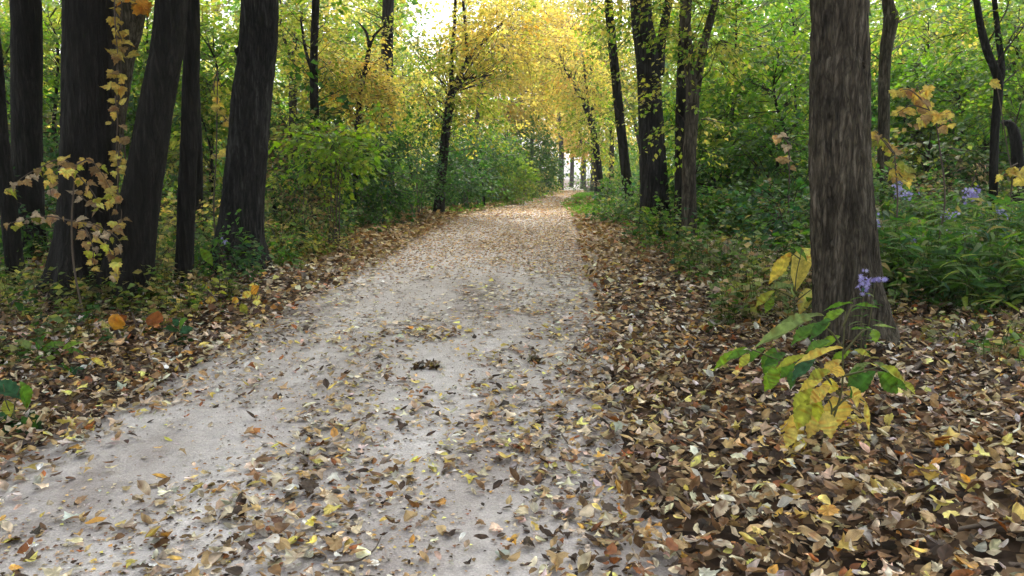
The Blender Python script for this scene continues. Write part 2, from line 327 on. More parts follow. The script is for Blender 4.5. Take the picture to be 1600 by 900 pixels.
# leaf colours as the leaves have them
C = dict(dk=(.028, .078, .022), green=(.060, .15, .028), mid=(.105, .215, .036), blue=(.042, .12, .055), lime=(.19, .32, .040), pale=(.20, .27, .10),
         yg=(.36, .39, .07), yel=(.68, .57, .16), gold=(.72, .54, .15), orange=(.62, .33, .07), tan=(.45, .31, .15), brown=(.17, .095, .045), dbrown=(.055, .034, .022), beige=(.56, .46, .33), grey=(.44, .40, .36), rust=(.30, .11, .035), white=(.66, .62, .55), lemon=(.68, .55, .12))
PAL = {
 'green': dict(green=4, mid=4, dk=2, lime=1.2, yg=.4), 'dark': dict(dk=4, green=5, blue=1, mid=2), 'lime': dict(lime=5, mid=3, yg=3, green=1, yel=.4),
 'limegreen': dict(mid=5, lime=4, green=3, yg=1), 'yg': dict(yg=5, lime=3, mid=2, yel=2, gold=.6, green=.8), 'gold': dict(gold=4, yel=4, yg=2.2, orange=.5, lime=.6),
 'olive': dict(yg=4, yel=2.5, gold=1.5, mid=2, green=1.2, lime=2), 'orange': dict(gold=5, orange=2.5, yel=3), 'herb': dict(green=4, mid=4, blue=2, pale=1.5, lime=.8, yg=.4, tan=.4),
 'dull': dict(dk=3, green=3, pale=1, brown=1.5, tan=1, yg=1), 'fade': dict(yg=3, pale=3, mid=2, yel=2, tan=1.5), 'dry': dict(tan=3, beige=3, pale=2, brown=2),
 'litter': dict(beige=4.6, tan=3.8, brown=5.2, dbrown=4.6, grey=1.5, yel=.5, gold=.6, orange=.4, rust=1.1, white=.5),
 'litter_path': dict(beige=6.0, tan=3, brown=2.4, dbrown=2.2, grey=2.0, yel=.7, gold=.35, orange=.3, rust=.5, lemon=.6, white=1.2)}
def colours(pal, n, jit=.22):
    d = PAL[pal]; k = np.array([C[x] for x in d]); w = np.array(list(d.values()), float); w /= w.sum()
    c = k[R.choice(len(k), n, p=w)]
    return np.clip(c * np.exp(R.normal(0, jit, (n, 1))) * np.exp(R.normal(0, .06, (n, 3))), .004, .8)

def sprays(g, centres, out, length, per, size, pal, tmpl, droop=.25, flat=.35, width=.55, cj=.22):
    """flat sprays of leaves along short twigs; every spray has its own tint"""
    n = len(centres)
    if n == 0: return
    a = norm(out + R.normal(0, .35, (n, 3)) * [1, 1, .5] + [0, 0, -droop]); up = norm(np.array([0, 0, 1.]) + R.normal(0, flat, (n, 3)))
    b = norm(np.cross(up, a)); up = np.cross(a, b)
    L = length * R.uniform(.7, 1.35, n); sgn = np.tile([1, -1], per)[:per]
    u = (np.arange(per)[None] + R.uniform(0, 1, (n, per))) / per; v = R.uniform(.1, 1, (n, per)) * sgn * (1.05 - .75 * u) * width
    h = R.normal(0, .10, (n, per)) - .22 * u * u - .12 * np.abs(v)
    p = centres[:, None] + L[:, None, None] * (u[..., None] * a[:, None] + v[..., None] * b[:, None] + h[..., None] * up[:, None])
    tip = a[:, None] * .6 + b[:, None] * np.sign(v)[..., None] * .8 + R.normal(0, .35, (n, per, 3)) + [0, 0, -.3]
    nr = up[:, None] + R.normal(0, .38, (n, per, 3))
    c = colours(pal, n * per, cj); tint = np.repeat(colours(pal, n, .12), per, 0); c = c * .42 + tint * .58
    leaves(g, tmpl, p.reshape(-1, 3), tip.reshape(-1, 3), nr.reshape(-1, 3), (size * R.uniform(.6, 1.3, n * per)), c)
    if size < .25: twigs(g, centres, centres + a * L[:, None] * .95, .006 * length / .6 + .002, .002)
    if tmpl is T_FAR: return
    k = 2
    tw = centres[:, None] + L[:, None, None] * (u[:, :k, None] * .9 * a[:, None])
    twigs(g, tw.reshape(-1, 3), p[:, :k].reshape(-1, 3), .003, .0015)

def blob(centre, radii, n, hollow=.35):
    d = norm(R.normal(0, 1, (n, 3))); r = (hollow ** 3 + (1 - hollow ** 3) * R.random(n)) ** (1 / 3)
    # uneven outline
    k = 1 + .22 * np.sin(3 * d[:, 0] + 2.2 * d[:, 2] + centre[0]) + .16 * np.sin(5 * d[:, 2] + 4 * d[:, 1] + centre[1])
    return centre + d * (r * k)[:, None] * radii, d

GROUNDED = []
def base_of(px, Y):
    x = at(px, 300, Y)[0]; return np.array([x, Y, H1(x, Y)])

# ------------------------------------------------------------------ setting: ground and path
def axis(lo, hi, fine_lo, fine_hi, st):
    a = list(np.arange(fine_lo, fine_hi + 1e-6, st)); s = st
    while a[-1] < hi: s *= 1.22; a.append(a[-1] + s)
    s = st
    while a[0] > lo: s *= 1.22; a.insert(0, a[0] - s)
    return np.array(a)
def sheet(name, xs, ys, zf, mat):
    X, Y = np.meshgrid(xs, ys); Z = zf(X, Y); v = np.stack([X, Y, Z], -1).reshape(-1, 3); w = len(xs)
    i, j = np.meshgrid(np.arange(len(ys) - 1), np.arange(w - 1), indexing='ij'); a = i * w + j
    f = np.concatenate([np.stack([a, a + 1, a + w + 1], -1).reshape(-1, 3), np.stack([a, a + w + 1, a + w], -1).reshape(-1, 3)])
    return tag(link(name, mesh_from(name, v, f, None, mat, True)), kind='structure')
gr_o = sheet('ground', axis(-300, 300, -8, 10, .18), axis(-60, 410, 1, 26, .18), ground_h, M_SOIL)
tag(gr_o, 'leaf covered brown woodland floor either side of the path')
def path_sheet():
    ys = np.concatenate([np.arange(-15, 0, .8), np.arange(0, 32, .16), np.arange(32, 135, .8)]); us = np.linspace(-1.6, 1.6, 54)
    U, Y = np.meshgrid(us, ys); X = cx(Y) + U * hw(Y); Z = path_h(X, Y); v = np.stack([X, Y, Z], -1).reshape(-1, 3); w = len(us)
    i, j = np.meshgrid(np.arange(len(ys) - 1), np.arange(w - 1), indexing='ij'); a = i * w + j
    f = np.concatenate([np.stack([a, a + 1, a + w + 1], -1).reshape(-1, 3), np.stack([a, a + w + 1, a + w], -1).reshape(-1, 3)])
    o = tag(link('gravel_path', mesh_from('gravel_path', v, f, None, M_GRAVEL, True)), kind='structure')
    tag(o, 'pale grey crushed stone path running into the wood')
path_sheet()

# ------------------------------------------------------------------ fallen leaves
LIT_T = [T_MAPLE, T_MAPLE2, T_MAPLE3, T_OVATE, T_OVATE_C, T_OVATE_D, T_OAK, T_ROUND]
LIT_W = np.array([.7, 1.1, 1.1, 1.4, 1.6, 1.6, .8, 1.1]); LIT_W /= LIT_W.sum()
PAL['russet'] = dict(tan=3, orange=4.5, beige=1.5, rust=2.6, brown=1, gold=.8)
def litter():
    pos = []
    for y0 in np.arange(1.2, 34, .4):
        wd = .78 * y0 + 2.2; x0, x1 = -wd, wd
        s = .043 * (1 + max(0, y0 - 5) / 13); dens = 900 * (.043 / s) ** 2
        n = int((x1 - x0) * .4 * dens); x = R.uniform(x0, x1, n); y = R.uniform(y0, y0 + .4, n)
        u = (x - cx(y)) / hw(y); w = ucoord(x, y)
        cl = fbm(x * 1.3 + 9, y * .75 + 4, 4); cl2 = fbm(x * 4 + 3, y * 3, 2)
        d = np.interp(w, [-2.0, -1.2, -.95, -.78, -.6, -.35, -.1, .12, .3, .5, .66, .82, 1.0], [1, 1, .95, .62, .26, .18, .44, .50, .32, .42, .72, .95, 1])
        patch = sstep(.36, .64, cl) * 1.9 + .12
        onp = (w > -.9) & (w < .95)
        wg = (1 - sstep(.3, .95, w)) * sstep(-1.0, -.6, w); d = d * (patch * (.35 + 1.3 * cl2) * wg + 1 - wg)
        d = np.where(onp, d * np.interp(y, [0, 5, 9, 11, 14, 17, 20, 34], [1.05, .85, .55, .55, .75, .6, .4, .3]), d)
        far_side = np.clip((np.abs(u) - 4.) / 2.5, 0, 1); d = d * (1 - .75 * far_side) * np.where(onp, 1, np.interp(y, [0, 14, 22], [1, 1, .45]))
        k = R.random(n) < d
        pos.append(np.stack([x[k], y[k], np.full(k.sum(), s), np.where(onp[k], 1., 0), (1 - sstep(.25, 1.15, w[k])) * sstep(-1.15, -.6, w[k])], 1))
    P = np.concatenate(pos); n = len(P); x, y, s, onp, pp_ = P.T
    z = H(x, y); onp = onp > .5
    size = s * np.exp(R.normal(0, .36, n)) * np.where(onp, .95, 1.08)
    size = np.clip(size, .018, s * 1.65); size = np.where(onp & (y > 7), size * np.interp(y, [7, 12, 34], [1, .72, .5]), size)
    tilt = np.where(onp, np.interp(y, [4, 12], [.20, .07]), .44) * np.abs(R.normal(0, 1, n)); az = R.uniform(0, 2 * np.pi, n)
    nr = np.stack([np.sin(tilt) * np.cos(az), np.sin(tilt) * np.sin(az), np.cos(tilt)], 1)
    flip = R.random(n) < .35; 
    hd = R.uniform(0, 2 * np.pi, n); tip = np.stack([np.cos(hd), np.sin(hd), 0 * hd], 1); tip = norm(tip - (tip * nr).sum(1, keepdims=True) * nr)
    nr2 = np.where(flip[:, None], -nr, nr)
    pz = z + np.where(onp, .006 + .012 * R.random(n), .008 + .05 * R.random(n)) + size * .42 * np.sin(tilt) + np.where(flip, .12, .10) * size
    pos = np.stack([x, y, pz], 1) - tip * (size * .5)[:, None]
    c = np.where((R.random(n) < pp_)[:, None], colours('litter_path', n, .25), colours('litter', n, .28))
    red = sstep(8, 14, y)[:, None] * np.where(onp, .75, .8)[:, None]                       # farther on, under the gold trees, the leaves are russet and orange
    c = c * (1 - red) + red * colours('orange', n, .3) * np.array([.75, .62, .8])[None] * np.where(R.random((n, 1)) < .55, .55, 1.)
    t = R.choice(len(LIT_T), n, p=LIT_W)
    # the leaves that show largest in the photograph are things of their own
    px, py, dep = to_px(np.stack([x, y, z], 1)); vis = (px > 5) & (px < 1595) & (py > 300) & (py < 893) & (dep > 1)
    score = np.where(vis, size / dep * R.uniform(.75, 1.25, n), 0); big = np.argsort(-score)[:300]
    rest = np.setdiff1d(np.arange(n), big)
    g = Geo()
    far = y > 6.5; mid = (y > 3.3) & ~far
    for q, T in enumerate(LIT_T):
        k = rest[(t[rest] == q) & ~far[rest] & ~mid[rest]]; leaves(g, T, pos[k], tip[k], nr2[k], size[k], c[k], .28)
    for q, T in enumerate(T_MID):
        k = rest[(t[rest] % 5 == q) & mid[rest]]; leaves(g, T, pos[k], tip[k], nr2[k], size[k] * 1.05, c[k], .22)
    k = rest[far[rest] & (y[rest] < 9)]; leaves(g, T_CHEAP, pos[k], tip[k], nr2[k], size[k] * 1.1, c[k])
    k = rest[far[rest] & (y[rest] >= 9)]; leaves(g, T_FAR, pos[k], tip[k], nr2[k], size[k] * 1.05, c[k])
    m = 22000; yy = 9 + 22 * R.beta(1.8, 4.2, m); xx = cx(yy) + R.uniform(-1.25, 1.25, m) * hw(yy); az = R.uniform(0, 6.3, m)      # russet crumbs under the gold trees
    leaves(g, T_FAR, np.stack([xx, yy, H(xx, yy) + .007], 1), np.stack([np.cos(az), np.sin(az), R.normal(0, .05, m)], 1), R.normal(0, .10, (m, 3)) + [0, 0, 1], R.uniform(.02, .048, m), colours('russet', m, .25))
    m = 9000; yy = 17 + 50 * R.random(m); xx = cx(yy) + R.uniform(-1.2, 1.2, m) * hw(yy); az = R.uniform(0, 6.3, m)
    leaves(g, T_FAR, np.stack([xx, yy, H(xx, yy) + .008], 1), np.stack([np.cos(az), np.sin(az), R.normal(0, .04, m)], 1), R.normal(0, .08, (m, 3)) + [0, 0, 1], R.uniform(.05, .10, m), colours('russet', m, .25))
    m = 34000; yy = 1.3 + 16 * R.random(m) ** 1.5; xx = cx(yy) + R.uniform(-1.2, 1.0, m) * hw(yy); kk = fbm(xx * 1.3 + 9, yy * .75 + 4, 3) + R.normal(0, .16, m) > .44     # leaf crumbs
    xx, yy = xx[kk], yy[kk]; m = len(xx); az = R.uniform(0, 6.3, m)
    leaves(g, T_FAR, np.stack([xx, yy, H(xx, yy) + .006], 1), np.stack([np.cos(az), np.sin(az), R.normal(0, .06, m)], 1), R.normal(0, .12, (m, 3)) + [0, 0, 1], R.uniform(.010, .026, m), colours('litter', m))
    o = geo_obj('leaf_litter', g, M_LITTER, kind='stuff'); o['label'] = 'brown and tan fallen leaves strewn over the path and woodland floor'
    kinds = [('beige', 'pale beige'), ('tan', 'tan'), ('brown', 'brown'), ('dbrown', 'dark brown'), ('yel', 'yellow'), ('gold', 'golden'), ('orange', 'orange'), ('grey', 'greyish'), ('rust', 'rust red'), ('white', 'bleached whitish')]
    shapes = {0: 'lobed', 1: 'curled lobed', 2: 'folded lobed', 3: 'oval', 4: 'cupped oval', 5: 'arched oval', 6: 'narrow lobed', 7: 'broad rounded'}
    wts = np.array([4.2, 4.6, 3.4, 1.3, 1.1, 1., .7, 1.0, .9, .5]); wts /= wts.sum(); cache = {}
    from mathutils import Matrix
    for i in big:
        q = int(R.choice(len(kinds), p=wts)); key = (int(t[i]), q)
        if key not in cache:
            V, f = LIT_T[key[0]]; V = V - [0, .5, 0]
            cache[key] = mesh_from('fallen_leaf', V, f, np.clip(np.repeat([np.array(C[kinds[q][0]]) * .88], len(V), 0) * np.exp(R.normal(0, .28, (len(V), 1))) * np.where(R.random((len(V), 1)) < .2, [[.55, .42, .35]], 1.), 0, .8), M_LITTER)
        o = link('fallen_leaf', cache[key])
        zz = nr2[i]; yy = tip[i]; xx = np.cross(yy, zz); s_ = size[i] * 1.05
        p = np.array([x[i], y[i], pz[i] + .02])
        o.matrix_world = Matrix(((xx[0] * s_, yy[0] * s_, zz[0] * s_, p[0]), (xx[1] * s_, yy[1] * s_, zz[1] * s_, p[1]), (xx[2] * s_, yy[2] * s_, zz[2] * s_, p[2]), (0, 0, 0, 1)))
        where = 'on the bare gravel path' if onp[i] else ('in litter right of the path' if x[i] > cx(y[i]) else 'in litter left of the path')
        near = 'at the very front' if py[i] > 800 else ('in the foreground' if py[i] > 650 else 'further back')
        tag(o, f'{kinds[q][1]} {shapes[key[0]]} leaf {near} {where}', 'leaf', f'fallen leaves {where}')
litter()

# ------------------------------------------------------------------ trees
def tree(name, label, trunk_px, widths_px, Y, mat, crowns=(), limbs=(), bark=.012, flare=.35, segs=24, rows=60, group=None, lean_y=0., high=None, cat='tree', ridges=14, roots=5, seed=None):
    """trunk_px: points up the trunk in the photograph at depth Y; crowns: (px, py, rx, ry, depth offset, palette, sprays, leaf size)"""
    seed = seed if seed is not None else int(R.integers(1e6))
    pts = [at(px, py, Y + lean_y * k) for k, (px, py) in enumerate(trunk_px)]
    b = np.array([pts[0][0], pts[0][1], H1(pts[0][0], pts[0][1])])
    pts[0] = b - [0, 0, .12]
    mpp = Y / F; rr = [w * mpp / 2 for w in widths_px]
    top = pts[-1].copy()
    if high:                                     # the trunk goes on above the picture
        dirn = norm(pts[-1] - pts[-2]) * .6 + np.array([0, 0, .5])
        q = pts[-1] + norm(dirn) * high * .5 + R.normal(0, .12, 3) * [1, 1, 0]; q2 = q + np.array([0, 0, high * .5]) + R.normal(0, .3, 3) * [1, 1, 0]
        pts += [q, q2]; rr += [rr[-1] * .8, rr[-1] * .4]; top = q
    root = thing(name, label, cat, b, group)
    g = Geo(); P, r = tube(g, pts, rr, segs, rows, bark, flare, seed, ridges, roots=roots); geo_obj('trunk', g, mat, root, b, True)
    for lp, lw, ly in limbs:
        g = Geo(); q = [at(px, py, Y + ly * k / max(1, len(lp) - 1)) for k, (px, py) in enumerate(lp)]
        tube(g, q, [w * mpp / 2 for w in lw], max(6, segs // 3), 14, bark * .6, 0, seed + 3, 6); geo_obj('branch', g, mat, root, b, True)
    if crowns or high:
        g = Geo()
        for (px, py, rx, ry, dy, pal, n, ls) in crowns:
            c = at(px, py, Y + dy); rad = np.array([rx, (rx + ry) * .55, ry]) * (Y + dy) / F
            p, d = blob(c, rad, n); d[:, 2] *= .4
            sprays(g, p, d, max(.45, ls * 6), 22, ls, pal, T_CHEAP if Y < 16 else T_FAR)
            k = R.choice(n, max(4, n // 5), replace=False); near = P[np.argmin(((P[None] - (p[k] - [0, 0, .5])[:, None]) ** 2).sum(-1), axis=1)]
            twigs(g, near, p[k], .010 + Y * .0003, .004, bend=.1)
        if high:
            pal, n = HIGH_PAL[seed % len(HIGH_PAL)], 150
            p, d = blob(top + [0, 0, high * .42], np.array([2.6, 2.6, high * .45]), n); sprays(g, p, d, 1., 22, .20, pal, T_FAR)
            near = np.repeat(top[None], 24, 0) + np.linspace(0, .6, 24)[:, None] * [0, 0, high]; twigs(g, near, p[:24], .03, .006, bend=.08)
        geo_obj('crown', g, M_LEAF, root, b, kind='stuff')
    return root, P
HIGH_PAL = ['yg', 'lime', 'olive', 'limegreen', 'gold']

# left foreground stand
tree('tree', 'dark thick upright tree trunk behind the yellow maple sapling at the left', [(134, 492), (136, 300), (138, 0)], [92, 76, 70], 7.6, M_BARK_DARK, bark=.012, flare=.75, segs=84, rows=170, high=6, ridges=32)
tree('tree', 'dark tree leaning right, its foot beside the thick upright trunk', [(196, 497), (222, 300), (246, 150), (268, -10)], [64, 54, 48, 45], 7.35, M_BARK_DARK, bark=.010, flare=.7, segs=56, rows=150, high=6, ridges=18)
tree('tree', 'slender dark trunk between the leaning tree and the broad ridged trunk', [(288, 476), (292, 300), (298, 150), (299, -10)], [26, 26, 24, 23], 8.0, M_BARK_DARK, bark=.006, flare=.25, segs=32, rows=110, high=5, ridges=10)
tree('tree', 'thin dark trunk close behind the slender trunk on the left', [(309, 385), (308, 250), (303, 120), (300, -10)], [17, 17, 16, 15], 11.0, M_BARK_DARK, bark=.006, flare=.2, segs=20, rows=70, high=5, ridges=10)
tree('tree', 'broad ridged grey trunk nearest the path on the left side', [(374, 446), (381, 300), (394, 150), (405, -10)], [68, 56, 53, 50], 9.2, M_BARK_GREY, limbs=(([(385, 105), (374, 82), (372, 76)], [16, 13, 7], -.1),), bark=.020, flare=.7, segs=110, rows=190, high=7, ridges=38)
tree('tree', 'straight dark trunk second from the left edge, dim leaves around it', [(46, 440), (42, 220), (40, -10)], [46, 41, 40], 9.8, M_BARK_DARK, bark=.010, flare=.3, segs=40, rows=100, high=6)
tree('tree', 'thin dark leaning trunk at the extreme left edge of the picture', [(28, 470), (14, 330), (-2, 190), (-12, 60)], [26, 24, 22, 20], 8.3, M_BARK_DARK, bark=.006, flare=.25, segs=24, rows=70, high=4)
tree('tree', 'brown trunk leaning right behind the vine of orange leaves', [(150, 425), (172, 200), (190, 90), (208, -10)], [40, 38, 36, 40], 10.4, M_BARK_BROWN, limbs=(([(190, 90), (182, 30), (176, -10)], [20, 17, 14], .2),), bark=.008, flare=.2, segs=32, rows=90, high=5)
# big tree on the right
BIG, _ = tree('tree', 'massive rough barked trunk standing on the right bank', [(1328, 572), (1320, 420), (1312, 250), (1311, 120), (1310, -15)], [104, 94, 86, 83, 80], 5.45, M_BARK_BROWN, bark=.021, flare=.5, segs=140, rows=260, high=8, ridges=36, roots=3, seed=11)
# right of the path
tree('tree', 'sturdy ridged trunk right of the path, leafy fork at its top', [(1026, 378), (1020, 250), (1014, 120), (1000, -10)], [46, 39, 35, 30], 13.6, M_BARK_GREY, crowns=((1010, 30, 60, 60, .3, 'yg', 45, .075), (1040, 110, 45, 70, .2, 'olive', 26, .07)),
     limbs=(([(1030, 115), (1034, 60), (1046, -10)], [17, 14, 11], .4),), bark=.012, flare=.3, segs=40, rows=120, high=5, ridges=18)
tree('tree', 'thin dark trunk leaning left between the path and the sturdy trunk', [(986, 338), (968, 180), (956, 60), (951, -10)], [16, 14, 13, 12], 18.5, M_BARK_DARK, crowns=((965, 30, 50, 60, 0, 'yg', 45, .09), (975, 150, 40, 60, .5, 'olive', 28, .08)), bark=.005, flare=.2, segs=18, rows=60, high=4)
tree('tree', 'slim brown trunk forking into a V right of the sturdy trunk', [(1076, 428), (1077, 250), (1082, 150), (1072, 60), (1070, -10)], [24, 20, 20, 16, 14], 10.6, M_BARK_BROWN, crowns=((1090, 40, 60, 60, 0, 'yg', 40, .07), (1075, 190, 45, 60, 0, 'yg', 14, .07)),
     limbs=(([(1084, 160), (1100, 70), (1122, -15)], [15, 12, 11], .3),), bark=.006, flare=.25, segs=28, rows=100, high=4)
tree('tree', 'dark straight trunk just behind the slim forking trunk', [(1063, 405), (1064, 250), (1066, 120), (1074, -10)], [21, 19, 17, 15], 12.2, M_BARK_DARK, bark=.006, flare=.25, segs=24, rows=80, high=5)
tree('tree', 'far leaning trunk with a broken crooked fork beside the grass verge', [(942, 318), (930, 220), (914, 165), (894, 128), (880, 104)], [11, 9, 8, 5, 1.5], 27, M_BARK_DARK, crowns=((895, 100, 60, 55, -.4, 'gold', 150, .11), (925, 190, 36, 60, -.3, 'yg', 70, .10)),
     limbs=(([(919, 175), (915, 130), (911, 85)], [6, 5, 2], .3),), bark=.004, flare=.2, segs=14, rows=50)
tree('tree', 'very slim far trunk just left of the broken leaning tree', [(932, 312), (931, 260), (926, 180), (924, 90)], [7, 6, 5, 4], 31, M_BARK_DARK, crowns=((930, 130, 45, 60, 1, 'yg', 50, .12),), bark=0, flare=.1, segs=10, rows=30)
tree('tree', 'crooked trunk in the green thicket right of the massive trunk', [(1383, 330), (1381, 190), (1383, 90), (1392, 30), (1386, -15)], [20, 17, 17, 22, 16], 11.5, M_BARK_BROWN, crowns=((1420, 30, 60, 50, .5, 'yg', 34, .07),), bark=.006, flare=.2, segs=24, rows=80, high=4)
tree('tree', 'thin dark winding trunk with side limbs near the right edge', [(1556, 345), (1554, 220), (1560, 130), (1540, 70), (1524, -10)], [15, 13, 13, 11, 9], 9.6, M_BARK_DARK, crowns=((1560, 40, 60, 50, .4, 'lime', 34, .065),),
     limbs=(([(1558, 145), (1566, 110), (1560, 60), (1552, -15)], [11, 10, 9, 8], .3),), bark=.005, flare=.2, segs=20, rows=80, high=4)
tree('tree', 'short dark trunk cut off by the right edge of the picture', [(1594, 340), (1590, 250), (1582, 200), (1566, 190)], [20, 18, 14, 6], 10.8, M_BARK_DARK, crowns=((1590, 160, 40, 50, .4, 'limegreen', 30, .065),), bark=.005, flare=.2, segs=18, rows=60)
# left of the path, further back
tree('tree', 'dark forked tree at the left path edge, long arm reaching over the path', [(684, 338), (694, 230), (702, 165), (706, 145)], [17, 14, 13, 11], 18.6, M_BARK_DARK,
     crowns=((705, 130, 70, 60, -.3, 'olive', 110, .085), (770, 60, 60, 50, .2, 'gold', 130, .09), (660, 200, 50, 40, 1, 'olive', 40, .08), (640, 60, 50, 50, 2, 'yg', 26, .085), (740, 190, 50, 35, .6, 'yg', 40, .08)),
     limbs=(([(705, 150), (722, 110), (742, 80), (770, 50), (812, 12)], [11, 9, 6.5, 4.5, 1.2], 1.2), ([(705, 150), (706, 90), (710, 40), (712, -15)], [8, 6, 5, 4], .3), ([(730, 96), (728, 50), (722, -15)], [6, 5, 4], .3), ([(698, 190), (672, 165), (655, 130)], [3.5, 2.4, .8], -.3), ([(716, 125), (760, 118), (790, 112)], [3, 2, .7], .2)),
     bark=.005, flare=.25, segs=18, rows=60)
tree('tree', 'tall bare trunk rising to the sky gap left of the forked tree', [(606, 330), (604, 180), (605, 80), (607, -15)], [22, 20, 18, 17], 21, M_BARK_GREY, crowns=((600, 240, 55, 45, .6, 'limegreen', 36, .085), (570, 30, 55, 50, 1, 'olive', 30, .085)), bark=.006, flare=.2, segs=20, rows=70, high=5)
tree('tree', 'slim straight trunk just right of the broad ridged trunk', [(492, 330), (492, 200), (490, 100), (494, -15)], [17, 14, 12, 11], 15.5, M_BARK_DARK, crowns=((480, 60, 70, 60, .5, 'yg', 60, .08), (520, 150, 50, 50, .8, 'olive', 30, .08)), bark=.005, flare=.2, segs=18, rows=60, high=4,
     limbs=(([(490, 120), (478, 80), (470, 30)], [6, 5, 3], .3),))
tree('tree', 'thin crooked sapling trunk with golden leaves left of the tall bare trunk', [(552, 330), (560, 180), (574, 90), (582, 60), (600, 40)], [9, 8, 7, 5, 2], 17, M_BARK_DARK, crowns=((548, 110, 55, 42, -.2, 'gold', 110, .09), (570, 160, 45, 26, -.4, 'gold', 48, .08)), bark=.003, flare=.15, segs=12, rows=50,
     limbs=(([(577, 75), (572, 50), (560, 35)], [5, 4, 2], .2), ([(567, 120), (590, 95), (604, 85)], [4, 3, 1.5], .2)))
tree('tree', 'forking background trunk above the slim straight trunk', [(462, 330), (458, 180), (460, 95), (470, 20)], [15, 13, 13, 8], 22, M_BARK_FAR, crowns=((450, 120, 60, 70, 1, 'yg', 60, .10), (470, 20, 60, 50, 1, 'gold', 40, .10)), bark=.003, flare=.15, segs=12, rows=40,
     limbs=(([(460, 98), (446, 66), (436, 40)], [7, 5, 3], .4),))
# avenue trees arching over the far path
AV = [(876, 300, 4, 'first of the far trunks left of the path end', 70, 9, 'gold', (862, 110, 60, 70)), (893, 296, 4, 'pale far trunk at the path end', 95, 7, 'gold', (880, 180, 40, 40)),
      (911, 299, 5, 'far trunk on the right where the path disappears', 78, 9, 'orange', (905, 195, 45, 45)), (789, 296, 5, 'bent trunk above the dark green round bush', 42, 8, 'gold', (800, 150, 70, 55)),
      (740, 300, 5, 'twin limbed trunk behind the arching gold canopy', 34, 11, 'gold', (790, 60, 100, 75)), (925, 300, 5, 'slender far trunk under the orange leaves', 60, 6, 'orange', (915, 120, 50, 60)),
      (955, 300, 6, 'far trunk half hidden between leaning trees', 36, 9, 'yg', (955, 110, 60, 80)), (1000, 300, 6, 'hidden trunk carrying yellow leaves above the path', 40, 9, 'gold', (880, 40, 90, 60)),
      (830, 296, 5, 'slim far trunk rising from the left bushes', 55, 7, 'gold', (845, 60, 75, 70))]
for px, py, q, lab, Y, w, pal, (cx_, cy_, rx, ry) in AV:
    tree('tree', lab + ' with golden foliage', [(px, py), (px + 1, 230), (px * .6 + cx_ * .4, cy_ + ry * .6), (cx_, cy_)], [w, w * .8, w * .6, w * .25], Y, M_BARK_FAR, crowns=((cx_, cy_, rx, ry, 0, pal, 300 if rx > 55 else 200, .085 + Y * .0021),), bark=.002, flare=.15, segs=10, rows=30, group='trees arching over the far path')

# understory saplings that make up the leafy walls on both sides
UND = [  # px, py of crown, rx, ry, depth, palette, sprays
 (1150, 70, 85, 85, 15.5, 'lime', 110), (1210, 150, 75, 80, 13.5, 'limegreen', 95), (1130, 200, 70, 75, 15, 'green', 95), (1215, 260, 70, 70, 12.5, 'green', 90), (1120, 300, 55, 60, 13.5, 'dark', 70),
 (1450, 90, 80, 70, 16, 'lime', 95), (1500, 170, 90, 70, 13.5, 'limegreen', 110), (1420, 150, 60, 70, 14.5, 'green', 80), (1590, 90, 70, 90, 13, 'limegreen', 95), (1540, 250, 80, 60, 12.5, 'green', 90), (1450, 250, 70, 50, 12, 'dull', 60), (1240, 40, 60, 60, 18, 'limegreen', 70),
 (90, 70, 80, 80, 15, 'lime', 90), (10, 120, 60, 90, 14, 'limegreen', 80), (230, 60, 60, 80, 16, 'limegreen', 90), (250, 180, 60, 70, 15, 'green', 80), (90, 230, 80, 80, 14, 'dull', 80), (340, 110, 55, 80, 15, 'lime', 95), (330, 240, 50, 70, 14, 'yg', 45), (250, 300, 60, 60, 13, 'dull', 55), (450, 230, 55, 70, 14.5, 'dull', 60), (20, 260, 50, 70, 12.5, 'dark', 60),
 (440, 20, 60, 60, 22, 'yg', 60), (630, 130, 60, 50, 26, 'olive', 45), (740, 230, 50, 40, 24, 'green', 60), (540, 250, 60, 45, 16, 'green', 60)]
EXTRA = {12: ', nearer the left edge', 17: ', beside the broad ridged trunk', 13: ', at the picture edge', 14: ', above the leaning tree', 16: ', near the left edge', 19: ', by the slender trunk', 25: ', behind the lime shrub'}
for i, (px, py, rx, ry, Y, pal, n) in enumerate(UND):
    b = base_of(px + R.uniform(-25, 25), Y); c = at(px, py, Y); hgt = c[2] - b[2]
    sh = {'lime': 'lime green', 'limegreen': 'fresh green', 'green': 'mid green', 'dark': 'dark green', 'dull': 'dull green and brown', 'yg': 'yellow green', 'olive': 'olive yellow'}[pal]
    side = 'right of the massive trunk' if px > 1340 else ('left of the massive trunk' if px > 1000 else ('behind the left trunks' if px < 430 else 'beyond the broad ridged trunk'))
    lvl = 'upper' if py < 130 else ('middle' if py < 220 else 'low')
    root = thing('sapling', f'{sh} sapling, {lvl} layer, {side}' + EXTRA.get(i, ''), 'sapling', b, 'understory saplings ' + side)
    g = Geo(); m = (b + c) / 2 + R.normal(0, .15, 3) * [1, .6, 0]
    P, _ = tube(g, [b - [0, 0, .1], m, c, c + [R.normal(0, .2), 0, ry * Y / F * .8]], [.045, .035, .022, .006], 8, 20); geo_obj('trunk', g, M_BARK_DARK, root, b, True)
    g = Geo(); p, d = blob(c, np.array([rx, (rx + ry) * .5, ry]) * Y / F * 1.08, n, .2); d[:, 2] *= .25
    sprays(g, p, d, .55, 26, .10, pal, T_FAR if Y > 12.8 else T_CHEAP)
    near = P[np.argmin(((P[None] - (p - [0, 0, .3])[:, None]) ** 2).sum(-1), axis=1)]; k = np.arange(0, n, 2); twigs(g, near[k], p[k], .011, .004, bend=.08)
    geo_obj('crown', g, M_LEAF, root, b, kind='stuff')

